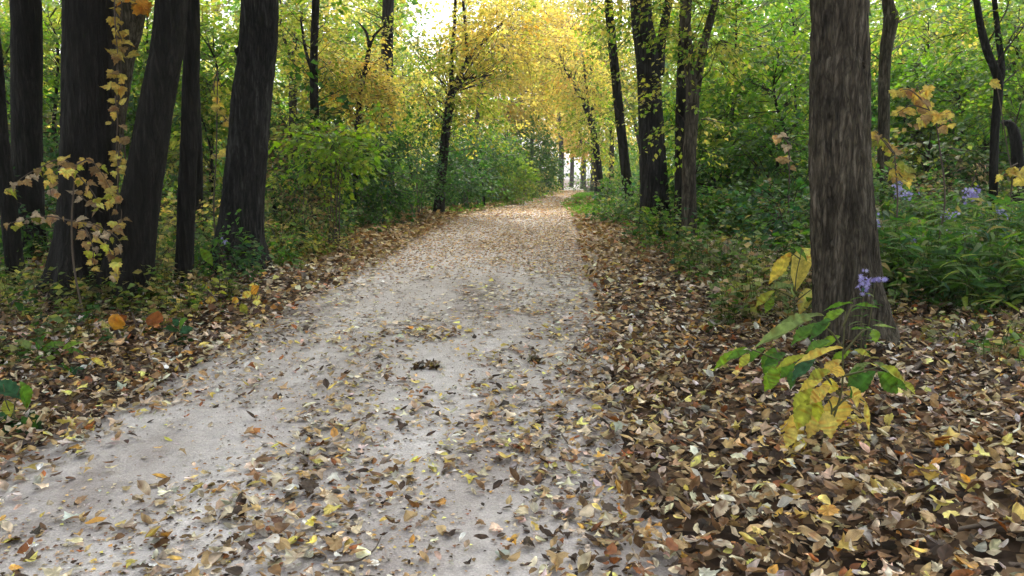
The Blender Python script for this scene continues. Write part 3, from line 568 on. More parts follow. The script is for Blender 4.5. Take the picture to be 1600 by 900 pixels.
# shrubs: (px, py of centre, rx, ry, depth, palette, sprays, leaf, label)
PAL['brightlime'] = dict(lime=6, yg=2, mid=1)
PAL['bush'] = dict(mid=4, green=5, blue=2, lime=1)
SHR = [
 (520, 225, 38, 44, 12.2, 'brightlime', 60, .11, 'bright lime shrub with drooping sprays left of the path'),
 (590, 280, 60, 65, 15.5, 'dark', 95, .08, 'dark green shrub mass under the tall bare trunk'),
 (650, 265, 40, 70, 17.5, 'dark', 80, .08, 'deep green shaded shrub left of the forked tree'),
 (470, 300, 60, 60, 12.0, 'dull', 60, .075, 'dull brownish shrub between the ridged trunk and the lime shrub'),
 (725, 270, 36, 55, 21.0, 'dark', 120, .10, 'dark shrub right behind the forked tree'),
 (745, 250, 40, 50, 25.0, 'green', 140, .10, 'mid green shrub beyond the forked tree by the path'),
 (790, 276, 28, 36, 28.0, 'brightlime', 150, .12, 'pale lime bush at the left bend of the path'),
 (835, 245, 34, 48, 40.0, 'bush', 260, .13, 'round dark green bush left of the path end'),
 (815, 285, 26, 18, 38.0, 'fade', 80, .12, 'low pale bush below the round dark bush'),
 (850, 285, 20, 16, 48.0, 'fade', 80, .14, 'low greyish bush near the path end on the left'),
 (966, 345, 28, 34, 16.2, 'herb', 60, .085, 'leafy green shrub at the foot of the thin leaning trunk'),
 (1000, 350, 30, 40, 15.5, 'herb', 50, .085, 'green shrub in front of the sturdy ridged trunk'),
 (968, 296, 20, 20, 25.0, 'herb', 40, .11, 'small green bush behind the grass verge'),
 (915, 287, 16, 10, 60.0, 'herb', 24, .14, 'tiny far bush where the path disappears on the right'),
 (1050, 385, 22, 22, 12.0, 'lime', 14, .10, 'small bright lime plant beside the slim forking trunk'),
 (1180, 345, 70, 55, 11.5, 'herb', 95, .07, 'broad tangle of green herbs left of the massive trunk'),
 (1120, 350, 45, 50, 12.5, 'green', 70, .07, 'mid green bush right of the slim forking trunk'),
 (1240, 330, 40, 40, 10.0, 'blue', 30, .10, 'bluish green broad leaved plant touching the massive trunk on its left'),
 (1500, 300, 70, 45, 10.5, 'dull', 70, .065, 'brownish green shrub below the winding trunk'),
 (1400, 320, 45, 50, 9.5, 'herb', 70, .065, 'green shrub directly right of the massive trunk'),
 (240, 370, 60, 45, 10.5, 'dull', 60, .075, 'dim olive shrub between the leaning tree and the slender trunk'),
 (300, 360, 30, 50, 10.2, 'fade', 36, .075, 'pale yellowing shrub behind the slender dark trunk'),
 (60, 350, 60, 60, 10.0, 'dark', 60, .08, 'dark shrub at the far left among the trunks'),
 (440, 380, 40, 50, 10.8, 'fade', 50, .07, 'yellowing green shrub right of the broad ridged trunk'),
 (250, 415, 40, 35, 8.7, 'fade', 30, .075, 'pale low shrub right of the leaning tree foot'),
 (350, 405, 26, 40, 8.6, 'blue', 30, .07, 'bluish green plant against the broad ridged trunk'),
]
PAL['blue'] = dict(blue=5, green=3, pale=1.2, mid=2)
for (px, py, rx, ry, Y, pal, n, ls, lab) in SHR:
    b = base_of(px, Y); c = at(px, py, Y); c[2] = max(c[2], b[2] + .12)
    root = thing('shrub', lab, 'shrub', b)
    rad = np.array([rx, (rx + ry) * .55, ry]) * Y / F
    p, d = blob(c, rad, n, .15); p[:, 2] = np.maximum(p[:, 2], H(p[:, 0], p[:, 1]) + .06); d[:, 2] = d[:, 2] * .4 + .15
    g = Geo(); sprays(g, p, d, max(.3, ls * 5), 20, ls, pal, T_CHEAP, .2)
    geo_obj('foliage', g, M_LEAF, root, b, kind='stuff')
    g = Geo(); k = R.choice(n, min(n, 14), replace=False)
    for q in k[:7]: tube(g, [b + [R.normal(0, .05), R.normal(0, .05), -.05], (b + p[q]) / 2 + [0, 0, .1], p[q]], [.012, .009, .004], 5, 8)
    geo_obj('stem', g, M_TWIG, root, b, True, kind='stuff')

# ------------------------------------------------------------------ undergrowth nobody could count
PAL['dryfade'] = dict(pale=3, tan=2, beige=1, green=3, mid=2, brown=2, yg=1.5)
def herb_patch(name, label, pts, hmin, hmax, pal, nst, nlf, ls, tmpl, spread=.25):
    n = len(pts); g = Geo()
    B = np.repeat(pts, nst, 0) + R.normal(0, .10, (n * nst, 3)) * [1, 1, 0]; B[:, 2] = H(B[:, 0], B[:, 1]) - .02
    m = len(B); h = R.uniform(hmin, hmax, m); lean = R.normal(0, spread, (m, 2)); T = B + np.column_stack([lean * h[:, None], h])
    twigs(g, B, T, .0035, .0015, (.07, .09, .03), .08)
    u = R.uniform(.15, 1.02, (m, nlf)); p = B[:, None] + u[..., None] * (T - B)[:, None]
    az = R.uniform(0, 2 * np.pi, (m, nlf)); tip = np.stack([np.cos(az), np.sin(az), R.normal(.15, .35, (m, nlf))], -1)
    nr = np.array([0, 0, 1.]) + R.normal(0, .4, (m, nlf, 3)); c = colours(pal, m * nlf, .2) * .5 + .5 * np.repeat(colours(pal, m, .1), nlf, 0)
    leaves(g, tmpl, p.reshape(-1, 3), tip.reshape(-1, 3), nr.reshape(-1, 3), ls * R.uniform(.6, 1.3, m * nlf) * np.repeat(.8 + .4 * R.random(m), nlf), c)
    o = geo_obj(name, g, M_LEAF, kind='stuff'); o['label'] = label
def scatter(n, x0, x1, y0, y1, test):
    x = R.uniform(x0, x1, n); y = R.uniform(y0, y1, n); u = (x - cx(y)) / hw(y); k = test(x, y, u); return np.stack([x[k], y[k], 0 * x[k]], 1)
nz = lambda x, y: fbm(x * .7 + 40, y * .7, 3)
herb_patch('undergrowth', 'tangled green herbs on the left bank', scatter(2300, -11, 1, 8.0, 30, lambda x, y, u: (u < -1.25 - .6 * nz(x, y)) & (nz(x, y) > .30) & (u > -6)), .12, .6, 'herb', 4, 8, .08, T_FAR)
herb_patch('undergrowth', 'tangled green herbs on the right bank', scatter(2300, 1, 14, 7.8, 28, lambda x, y, u: ~((y > 17.5) & (u < 3.3)) & (u > 1.25 + .35 * sstep(11, 8, y) + .6 * nz(x, y)) & (nz(x, y) > .26) & (u < 6.5)), .15, .8, 'herb', 4, 8, .08, T_FAR)
herb_patch('undergrowth', 'long leaved lush weeds right of the massive trunk', scatter(860, 3.0, 9.0, 5.9, 11.0, lambda x, y, u: (x > 3.0 + .12 * (y - 6)) & (y > 5.8 + .9 * nz(x, y))), .25, .75, 'herb', 5, 9, .15, T_LANCE)
herb_patch('undergrowth', 'sparse faded plants among the left trunks', scatter(560, -8, -1.8, 5.0, 9, lambda x, y, u: (u < -1.45) & (nz(x, y) > .38)), .06, .30, 'dull', 3, 6, .07, T_CHEAP)
herb_patch('undergrowth', 'yellowing low plants along the left path edge', scatter(420, -6, -1, 6.6, 12, lambda x, y, u: (u < -1.2 - .4 * nz(x, y)) & (u > -3.4) & (nz(x, y) > .36)), .08, .42, 'fade', 3, 7, .07, T_CHEAP)
herb_patch('undergrowth', 'dry and faded plants left of the massive trunk', scatter(620, 1.5, 5.2, 6.0, 10.5, lambda x, y, u: (u > 1.45 + .5 * nz(x, y)) & (x < .48 * y) & (nz(x, y) > .34)), .10, .5, 'dryfade', 3, 7, .08, T_CHEAP)
herb_patch('undergrowth', 'low mixed plants round the foot of the massive trunk', scatter(420, 1.9, 7, 4.7, 7.2, lambda x, y, u: (u > 2.2 + .4 * nz(x, y)) & (nz(x * 1.7, y * 1.7) > .47)), .06, .32, 'dryfade', 3, 6, .07, T_CHEAP)
herb_patch('undergrowth', 'fresh green weeds behind the massive trunk', scatter(500, 2.2, 6.5, 7.2, 11, lambda x, y, u: (u > 2.5) & (nz(x, y) > .3)), .2, .65, 'limegreen', 3, 8, .08, T_CHEAP)
def grass():
    pts = np.vstack([scatter(22000, .8, 8, 17.5, 48, lambda x, y, u: (u > .92 + .25 * nz(x, y)) & (u < 3.4)), scatter(9000, -4, 4, 19, 48, lambda x, y, u: (u < -1.0) & (u > -2.1 + .8 * nz(x, y)))])
    pts = np.repeat(pts, 6, 0) + R.normal(0, .09, (len(pts) * 6, 3)) * [1, 1, 0]; pts[:, 2] = H(pts[:, 0], pts[:, 1]) - .01; n = len(pts)
    tip = R.normal(0, .5, (n, 3)) * [1, 1, 0] + [0, 0, 1]; nr = R.normal(0, 1, (n, 3)); g = Geo()
    k = np.array([[.15, .32, .045], [.12, .26, .04], [.21, .32, .06]])[R.integers(0, 3, n)] * np.exp(R.normal(0, .15, (n, 1)))
    leaves(g, (T_FAR[0] * [.35, 1, 1.5], T_FAR[1]), pts, tip, nr, R.uniform(.08, .17, n), k)
    o = geo_obj('grass', g, M_LEAF, kind='stuff'); o['label'] = 'short green grass verge where the path bends'
grass()

# ------------------------------------------------------------------ plants whose leaves can be picked apart
def blade(parent, b0, name, tmpl, p0, p1, Y0, Y1, wpx, color, roll=0., label=None, wide=None):
    """one leaf from photograph point p0 to p1"""
    A, B = at(*p0, Y0), at(*p1, Y1); L = np.linalg.norm(B - A); V, f = tmpl
    w0 = V[:, 0].max() * 2; wid = wpx * Y0 / F / (w0 * L)
    y = (B - A) / L; view = norm(CAM - A); nr = norm(view + np.array([0, 0, 1.1]) + roll * RT); x = norm(np.cross(y, nr)); z = np.cross(x, y)
    W = A - b0 + L * (V[:, 0:1] * wid * x + V[:, 1:2] * y + V[:, 2:3] * z)
    jit = np.exp(R.normal(0, .16, (len(V), 1))); jit[:max(1, len(V) // 3)] *= 1.25; jit = jit * np.where(R.random((len(V), 1)) < .12, [[.75, .5, .45]], 1.)
    o = link(name, mesh_from(name, W, f, np.clip(np.array(color)[None] * jit, 0, .85), M_LEAF, False), parent)
    if label: o['label'] = label
    return o
def stems(parent, b0, lines, Y, w=2.6, mat=None, name='stem'):
    for ln in lines:
        g = Geo(); q = [at(px, py, Y + (py_ if False else 0)) for px, py, *py_ in ln]; tube(g, q, [w * Y / F / 2, w * .45 * Y / F / 2], 5, 12); geo_obj(name, g, mat or M_STEM, parent, b0, True)

def crop(x, y): return (1080 + x / 2.5725, 370 + y / 2.5725)
def foreground_sapling():
    Y = 3.75; b = base_of(1300, Y); root = thing('sapling', 'young plant with big green and yellow leaves before the massive trunk', 'sapling', b)
    LV = [((535, 318), (345, 332), 44, 'pale'), ((490, 332), (265, 405), 52, 'pale'), ((615, 296), (535, 325), 44, 'lime'), ((515, 352), (408, 402), 62, 'mid'), ((560, 345), (510, 372), 34, 'lime'),
          ((225, 445), (78, 515), 46, 'lime'), ((235, 470), (195, 520), 40, 'yg'), ((300, 448), (205, 500), 40, 'mid'), ((335, 445), (298, 545), 76, 'mid'), ((370, 520), (280, 612), 78, 'lime'), ((500, 490), (408, 550), 62, 'blue'), ((400, 540), (405, 600), 40, 'green'),
          ((612, 448), (430, 478), 42, 'yel'), ((470, 478), (340, 510), 44, 'yg'), ((605, 495), (525, 545), 66, 'gold'), ((530, 572), (438, 602), 52, 'lemon'), ((562, 568), (556, 630), 72, 'lemon'), ((600, 520), (580, 560), 70, 'gold'),
          ((500, 612), (400, 695), 86, 'yg'), ((512, 618), (488, 748), 96, 'yg'), ((570, 640), (600, 760), 140, 'gold'), ((610, 625), (718, 660), 62, 'gold'), ((455, 690), (350, 865), 100, 'gold'), ((470, 740), (400, 800), 60, 'yel'), ((465, 815), (408, 868), 48, 'lemon'),
          ((742, 540), (632, 628), 84, 'green'), ((748, 542), (842, 628), 84, 'mid'), ((760, 520), (885, 575), 56, 'yg'), ((722, 508), (638, 532), 34, 'pale'), ((730, 505), (820, 545), 40, 'pale'), ((850, 580), (905, 622), 34, 'yg'), ((705, 745), (618, 742), 44, 'lemon'), ((700, 660), (712, 765), 26, 'yel'),
          ((735, 372), (742, 412), 42, 'lime'), ((705, 372), (640, 362), 16, 'mid'), ((728, 358), (818, 356), 14, 'pale'), ((655, 278), (752, 270), 24, 'mid'), ((650, 270), (555, 268), 18, 'mid'), ((655, 455), (722, 472), 34, 'yg'), ((640, 780), (690, 860), 24, 'yel')]
    LV += [((560, 600), (470, 660), 70, 'gold'), ((640, 600), (690, 690), 70, 'yel'), ((480, 650), (420, 770), 80, 'yg'), ((520, 690), (470, 800), 70, 'gold'), ((560, 540), (470, 560), 60, 'yg'), ((620, 560), (690, 600), 56, 'yg'), ((560, 420), (470, 440), 50, 'mid'), ((600, 400), (520, 430), 50, 'lime'), ((430, 500), (350, 560), 56, 'mid'), ((380, 470), (300, 500), 50, 'green'),
           ((540, 700), (560, 800), 80, 'yel'), ((600, 700), (660, 790), 70, 'gold'), ((460, 340), (360, 370), 46, 'mid'), ((560, 330), (480, 390), 50, 'green'), ((640, 460), (560, 500), 50, 'lime'), ((690, 520), (640, 580), 50, 'mid'), ((780, 560), (860, 600), 50, 'mid'), ((420, 760), (380, 840), 60, 'yel'), ((330, 520), (330, 600), 60, 'lime'), ((240, 460), (140, 480), 40, 'mid')]
    for p0, p1, w, c in LV:
        dy = R.normal(0, .16); blade(root, b, 'leaf', T_SERR, crop(*p0), crop(*p1), Y + dy, Y + dy - R.uniform(-.02, .12), w / 2.5725, np.array(C[c]) * (.92 if c in ('gold', 'yel') else 1.), R.normal(0, .3))
    hub = [((560, 850), (565, 700), (520, 610)), ((560, 850), (600, 640), (610, 450), (620, 300)), ((600, 640), (500, 520), (370, 500), (225, 445)), ((605, 560), (690, 540), (760, 520)), ((610, 450), (560, 380), (490, 335)), ((610, 470), (690, 380), (735, 372)), ((520, 610), (470, 690), (455, 720)), ((565, 700), (640, 640), (700, 665)), ((610, 360), (640, 290), (655, 275))]
    for ln in hub:
        g = Geo(); q = [at(*crop(*p), Y) for p in ln]
        if ln[0] == (560, 850): q[0] = b - [0, 0, .03]
        tube(g, q, [.0065, .0028], 5, 14); geo_obj('stem', g, M_STEM, root, b, True)
    Y = 6.1; b = base_of(1238, Y); root = thing('sapling', 'plant with broad clear yellow leaves left of the massive trunk', 'sapling', b)
    for p0, p1, w, c, t in [((402, 62), (318, 172), 58, 'lemon', T_SERR), ((470, 45), (415, 190), 86, 'yel', T_ROUND), ((485, 210), (432, 300), 62, 'yel', T_ROUND), ((400, 45), (470, 60), 30, 'mid', T_SERR), ((470, 70), (500, 110), 44, 'yel', T_SERR), ((340, 215), (255, 268), 44, 'yg', T_SERR), ((400, 200), (310, 190), 40, 'pale', T_SERR), ((330, 250), (300, 290), 40, 'lime', T_SERR), ((390, 190), (430, 240), 40, 'pale', T_SERR)]:
        blade(root, b, 'leaf', t, crop(*p0), crop(*p1), Y + R.normal(0, .1), Y - .05, w / 2.5725, C[c], R.normal(0, .3))
    for ln in [((415, 330), (420, 180), (445, 50)), ((418, 250), (340, 215), (300, 220)), ((420, 260), (485, 210)), ((440, 90), (400, 62))]:
        g = Geo(); q = [at(*crop(*p), Y) for p in ln]
        if ln[0] == (415, 330): q[0] = np.array([q[0][0], Y, H1(q[0][0], Y) - .03])
        tube(g, q, [.006, .003], 5, 12); geo_obj('stem', g, M_STEM, root, b, True)
foreground_sapling()

def strand_plant(name, label, cat, base_px, Y, strands, leafpx, every, cols, tmpl=(T_MAPLE, T_MAPLE2, T_MAPLE3), wood=M_TWIG, jit=7, rad=2.4, stem_from=None, dyr=.12):
    """twigs drawn along strands, with a hanging leaf every few pixels, each a part"""
    b = base_of(base_px, Y); root = thing(name, label, cat, b)
    for k, st in enumerate(strands):
        dy = R.normal(0, dyr); q = [at(px, py, Y + dy * i / max(1, len(st) - 1)) for i, (px, py) in enumerate(st)]
        g = Geo(); tube(g, q, [rad * Y / F / 2, rad * .4 * Y / F / 2], 5, 16); geo_obj('twig', g, wood, root, b, True)
        pp = spline([(x, y, 0) for x, y in st], 200)[:, :2]; s = np.concatenate([[0], np.cumsum(np.linalg.norm(np.diff(pp, axis=0), axis=1))])
        for d in np.arange(every * .5, s[-1], every):
            i = np.searchsorted(s, d); x0, y0 = pp[min(i, 199)] + R.normal(0, jit * .4, 2)
            L = leafpx * R.uniform(.6, 1.25); a = R.normal(1.45, .75); x1, y1 = x0 + L * math.cos(a), y0 + L * math.sin(a) * .8
            dd = dy + R.normal(0, .07)
            blade(root, b, 'leaf', tmpl[R.integers(len(tmpl))], (x0, y0), (x1, y1), Y + dd, Y + dd - R.uniform(-.03, .07), L * R.uniform(.7, 1.25), np.array(C[cols[R.integers(len(cols))]]) * .8 * np.exp(R.normal(0, .22)), R.normal(0, .5))
    if stem_from:
        g = Geo(); q = [b - [0, 0, .05]] + [at(px, py, Y) for px, py in stem_from]; tube(g, q, [.012, .006], 6, 16); geo_obj('stem', g, wood, root, b, True)
    return root
DULLY = ['tan', 'yel', 'gold', 'beige', 'yg', 'tan']
strand_plant('sapling', 'maple sapling with drooping dull yellow leaves before the left trunks', 'sapling', 118, 6.75,
    [[(118, 262), (95, 248), (62, 262), (34, 278), (8, 300)], [(118, 258), (140, 250), (160, 272), (176, 300)], [(118, 270), (132, 285), (148, 305), (152, 318)], [(112, 345), (75, 338), (40, 342), (6, 352)], [(112, 345), (140, 348), (165, 360), (184, 372), (192, 392)], [(130, 350), (142, 375), (146, 400), (142, 418)], [(150, 355), (168, 385), (178, 410), (182, 430)], [(120, 262), (90, 265), (78, 285), (80, 305)], [(118, 300), (140, 318), (160, 332)]],
    17, 7.5, DULLY, stem_from=[(116, 420), (112, 345), (118, 260)])
strand_plant('climbing_vine', 'vine of orange yellow leaves hanging between the upright and leaning left trunks', 'vine', 181, 7.3,
    [[(179, -12), (180, 40), (184, 90), (180, 150)], [(180, 150), (184, 190), (182, 235), (188, 285)], [(182, 235), (196, 252), (200, 262)], [(184, 300), (190, 330), (186, 365)], [(180, 40), (190, 62), (193, 85)]],
    17, 6.5, ['gold', 'yel', 'gold', 'tan', 'yel'], jit=16, stem_from=[(180, 420), (184, 300), (186, 220)])
strand_plant('overhanging_branch', 'twig of orange maple leaves at the top edge behind the leaning trunk', 'branch', 210, 7.9, [[(190, -14), (206, 0), (222, 4)], [(206, -14), (214, 8)]], 28, 8, ['orange', 'gold'], stem_from=[(192, 200), (190, -14)])
strand_plant('sapling', 'yellow leaved maple twig at eye height right of the massive trunk', 'sapling', 1462, 8.0,
    [[(1462, 190), (1440, 150), (1432, 132)], [(1445, 160), (1420, 140), (1396, 145)], [(1452, 172), (1425, 165), (1402, 176)], [(1462, 185), (1478, 172), (1492, 178)], [(1440, 150), (1448, 138), (1452, 132)], [(1455, 178), (1440, 185), (1430, 200)], [(1465, 200), (1480, 190), (1490, 188)]],
    19, 7, ['yel', 'gold', 'tan', 'tan', 'yel'], stem_from=[(1476, 320), (1468, 230), (1462, 190)])
strand_plant('sapling', 'small yellow leaved maple sprig touching the massive trunk on its right', 'sapling', 1398, 7.6,
    [[(1398, 240), (1380, 218), (1362, 222)], [(1396, 240), (1372, 210), (1366, 204)], [(1400, 258), (1412, 262), (1424, 272)], [(1398, 250), (1390, 265), (1398, 280)], [(1398, 262), (1410, 278), (1418, 284)]], 18, 7, ['gold', 'yel', 'yg', 'tan'], stem_from=[(1402, 330), (1398, 240)])
strand_plant('sapling', 'thin sapling with two pairs of tan leaves left of the massive trunk', 'sapling', 1233, 10.0, [[(1233, 225), (1222, 212), (1214, 212)], [(1234, 245), (1232, 236), (1240, 232)], [(1233, 262), (1228, 250)]], 16, 8, ['beige', 'tan', 'lemon'], stem_from=[(1233, 300), (1233, 225)])
strand_plant('sapling', 'twig with one large pale yellow leaf on the winding right trunk', 'sapling', 1552, 9.2, [[(1556, 125), (1552, 128)], [(1590, 255), (1578, 262), (1570, 275)], [(1594, 262), (1586, 280)]], 22, 8, ['lemon', 'yel'], stem_from=[(1580, 300), (1572, 220), (1556, 125)])
strand_plant('sapling', 'sprig of yellow leaves beside the broad ridged trunk on its left', 'sapling', 336, 9.6, [[(344, 176), (352, 186), (350, 196)], [(340, 110), (334, 140), (346, 180)], [(336, 244), (332, 240)], [(346, 225), (350, 232)]], 17, 9, ['yel', 'gold', 'yg', 'lemon'], stem_from=[(334, 330), (338, 240), (340, 110)])
strand_plant('sapling', 'sparse sapling with yellow leaves at the left path edge', 'sapling', 380, 7.0, [[(392, 468), (398, 445), (390, 438)], [(340, 470), (322, 452), (312, 452)], [(380, 480), (372, 470), (366, 462)], [(400, 470), (404, 458)], [(330, 486), (338, 496)], [(318, 470), (308, 460)]], 16, 8, ['yel', 'gold', 'yg', 'orange', 'lemon'], tmpl=(T_SERR, T_OVATE), stem_from=[(386, 480)])
strand_plant('seedling', 'withered orange leaves hanging at the foot of the leaning left tree', 'seedling', 206, 6.2, [[(200, 490), (204, 500)], [(228, 496), (232, 505)], [(185, 488), (188, 492)]], 26, 9, ['rust', 'orange'], tmpl=(T_OVATE_C, T_OVATE_D), stem_from=[(206, 488)])
strand_plant('dried_plant', 'dried beige plant with curled leaves left of the yellow leaved plant', 'plant', 1142, 8.2, [[(1143, 440), (1142, 400), (1138, 382), (1128, 380)], [(1142, 400), (1148, 385), (1152, 378)], [(1142, 420), (1120, 402), (1108, 392)], [(1143, 440), (1160, 425)], [(1143, 450), (1120, 430), (1112, 428)], [(1143, 430), (1152, 408)]], 18, 9, ['beige', 'pale', 'tan', 'fade' if 'fade' in C else 'pale'], tmpl=(T_OVATE_C, T_OVATE_D, T_SERR), stem_from=[(1143, 440)])
def leafy_plant(label, base, Y, blades, stempts):
    b = base_of(base, Y); root = thing('seedling', label, 'plant', b)
    for p0, p1, w, c in blades: blade(root, b, 'leaf', T_SERR, p0, p1, Y + R.normal(0, .05), Y - .04 + R.normal(0, .05), w, C[c], R.normal(0, .3))
    for st in stempts:
        g = Geo(); q = [b - [0, 0, .02]] + [at(*p, Y) for p in st]; tube(g, q, [.005, .0025], 5, 10); geo_obj('stem', g, M_STEM, root, b, True)
leafy_plant('plant with large dark green leaves at the left picture edge', 18, 4.2, [((-8, 598), (30, 614), 30, 'blue'), ((30, 595), (52, 640), 26, 'mid'), ((22, 640), (-6, 668), 34, 'blue'), ((26, 645), (60, 668), 34, 'dk'), ((8, 625), (16, 648), 20, 'yg'), ((20, 660), (40, 690), 30, 'dk'), ((10, 650), (-10, 690), 30, 'dk'), ((34, 650), (58, 690), 26, 'green')], [[(14, 640), (5, 600)], [(22, 650), (32, 600)], [(20, 660), (40, 660)]])
leafy_plant('low spreading green seedling in the left leaf litter', 70, 5.45, [((58, 555), (18, 545), 18, 'mid'), ((58, 552), (30, 528), 18, 'pale'), ((60, 550), (62, 524), 16, 'green'), ((64, 552), (92, 530), 18, 'mid'), ((64, 556), (100, 548), 16, 'mid'), ((60, 560), (38, 572), 18, 'lime'), ((64, 560), (88, 572), 16, 'green'), ((96, 548), (124, 530), 16, 'lime'), ((98, 552), (126, 545), 14, 'mid')], [[(62, 556)], [(96, 550)]])
leafy_plant('dim dark seedling behind the leaves at the left edge', 105, 5.1, [((104, 585), (80, 570), 20, 'blue'), ((104, 585), (130, 572), 20, 'blue'), ((104, 590), (84, 604), 20, 'dk'), ((106, 590), (136, 600), 20, 'dk'), ((106, 584), (104, 562), 16, 'green'), ((140, 560), (118, 555), 10, 'lemon'), ((142, 560), (162, 568), 12, 'lemon'), ((100, 592), (62, 598), 18, 'blue')], [[(105, 588)], [(141, 560)]])
leafy_plant('small round dark green seedling by the left path edge', 280, 6.0, [((281, 520), (262, 508), 18, 'dk'), ((281, 520), (300, 510), 18, 'blue'), ((281, 515), (286, 496), 20, 'mid'), ((281, 522), (264, 530), 18, 'dk'), ((281, 522), (300, 532), 18, 'dk'), ((281, 524), (280, 544), 20, 'dk'), ((278, 510), (272, 498), 14, 'blue')], [[(281, 518)]])
leafy_plant('bright green broad leaf plant by the slender left trunk', 318, 8.3, [((312, 388), (334, 412), 18, 'lime'), ((310, 390), (304, 412), 14, 'mid'), ((320, 420), (328, 436), 12, 'mid'), ((272, 420), (258, 432), 16, 'lime'), ((274, 420), (284, 436), 16, 'mid'), ((316, 386), (330, 378), 10, 'mid')], [[(314, 420), (312, 390)], [(273, 424)]])
leafy_plant('lone green leaf seedling in the right foreground litter', 1338, 3.85, [((1326, 806), (1354, 792), 18, 'green'), ((1338, 800), (1330, 786), 12, 'dk')], [[(1336, 802)]])

# asters
T_FLOWER = (lambda k: (np.vstack([[[0, 0, .02]]] + [[[math.cos(a) * r_, math.sin(a) * r_, .12 * r_]] for i in range(16) for a, r_ in [(i * math.pi / 8, 1. if i % 2 == 0 else .38)]]), np.array([[0, 1 + i, 1 + (i + 1) % 16] for i in range(16)])))(0)
def aster(label, pxs, Y, cl, foot):
    """cl: (px, py, rx, ry, blossoms)"""
    b = base_of(foot, Y); root = thing('aster', label, 'flower', b, 'purple asters in the undergrowth')
    for (px, py, rx, ry, n) in cl:
        n = int(n * 1.5); c = at(px, py, Y); p = c + R.normal(0, .55, (n, 3)) * np.array([rx, rx, ry]) * Y / F
        g = Geo(); nr = norm(R.normal(0, .6, (n, 3)) + [0, -.7, .5]); tip = norm(np.cross(nr, R.normal(0, 1, (n, 3))))
        pal = np.array([[.36, .33, .66], [.44, .40, .72], [.30, .27, .58], [.52, .50, .76]])[R.integers(0, 4, n)]
        leaves(g, T_FLOWER, p, tip, nr, R.uniform(.013, .021, n) * (1 + Y * .02), pal); geo_obj('flower_cluster', g, M_LEAF, root, b, kind='stuff')
        g = Geo(); tube(g, [b - [0, 0, .02], (b + c) / 2 + [R.normal(0, .05), 0, .05], c], [.004, .002], 5, 12); geo_obj('stem', g, M_STEM, root, b, True)
        g = Geo(); k = 14; u = np.linspace(.2, .95, k)[:, None]; az = R.uniform(0, 6.3, k)
        leaves(g, T_LANCE, b + u * (c - b), np.stack([np.cos(az), np.sin(az), 0 * az + .2], 1), np.tile([0, 0, 1.], (k, 1)), R.uniform(.06, .12, k), colours('herb', k)); geo_obj('foliage', g, M_LEAF, root, b, kind='stuff')
aster('tall purple aster cluster just right of the massive trunk', None, 8.6, [(1404, 294, 7, 9, 26), (1412, 304, 12, 6, 26)], 1410)
aster('conical purple aster head in the middle of the right thicket', None, 8.4, [(1518, 302, 11, 12, 44)], 1515)
aster('pale purple aster heads low in the right weeds', None, 7.8, [(1490, 370, 10, 8, 26), (1508, 366, 12, 5, 18)], 1498)
aster('purple aster spike near the right picture edge', None, 8.0, [(1567, 340, 8, 11, 32), (1560, 332, 5, 4, 8)], 1566)
aster('purple aster blossoms in front of the massive trunk', None, 4.95, [(1351, 444, 9, 14, 26), (1368, 438, 9, 4, 10)], 1362)
aster('faint bluish aster touching the right side of the massive trunk', None, 7.6, [(1372, 354, 9, 10, 22)], 1374)
aster('scattered bluish aster blooms between the taller heads', None, 8.2, [(1478, 338, 10, 6, 16), (1490, 336, 5, 8, 10)], 1482)
aster('small low blue aster bloom in the right weeds', None, 7.0, [(1446, 446, 5, 5, 8), (1500, 432, 6, 3, 6)], 1450)
aster('half hidden pale aster low beside the massive trunk', None, 7.6, [(1420, 376, 8, 6, 12)], 1420)
aster('single lilac bloom before the broad ridged left trunk', None, 8.5, [(349, 378, 5, 6, 9)], 350)

# ------------------------------------------------------------------ twigs, clods and other small things on the ground
def ground_twig(name, label, pts, wpx, mat=M_TWIG, lift=.012, group=None):
    P = []
    for px, py in pts:
        p = gnd(px, py); p[2] = H1(p[0], p[1]) + lift; P.append(p)
    b = P[0]; d = b[1] / F; g = Geo(); tube(g, [p + [0, 0, .01 * R.random()] for p in P], [wpx * d / 2, wpx * .5 * d / 2], 7, 18, wpx * d * .06, 0, 5, 5)
    v, f, c = g.arrays(); o = link(name, mesh_from(name, v - b, f, c, mat, True)); o.location = b; tag(o, label, 'twig' if 'twig' in name else 'log', group)
ground_twig('twig', 'curved thin twig lying at the front of the path', [(520, 892), (560, 885), (585, 868), (596, 850)], 4)
ground_twig('twig', 'short bent twig where path meets the right leaf litter', [(878, 686), (890, 700), (906, 712)], 3)
ground_twig('twig', 'dark stick slanting through litter right of the massive trunk', [(1424, 592), (1452, 562), (1478, 532), (1492, 516)], 9, lift=.04)
ground_twig('twig', 'pale thin stick in the litter below the young plant', [(1340, 690), (1385, 735), (1425, 770)], 3, lift=.05)
ground_twig('twig', 'long weathered stick pointing to the yellow drooping leaves', [(1130, 722), (1165, 695), (1215, 672)], 7, lift=.035)
ground_twig('twig', 'thin dark stick low in the right corner', [(1480, 850), (1540, 838), (1604, 835)], 8, lift=.04)
ground_twig('twig', 'crossing brown stick at the foot of the massive trunk', [(1368, 660), (1385, 630), (1394, 612)], 5, lift=.04)
ground_twig('twig', 'slim twig standing out of the right litter', [(1150, 790), (1160, 812), (1172, 825)], 3, lift=.05)
ground_twig('fallen_log', 'half buried dark fallen log at the right picture edge', [(1530, 604), (1570, 596), (1625, 592)], 20, M_BARK_BROWN, .0)
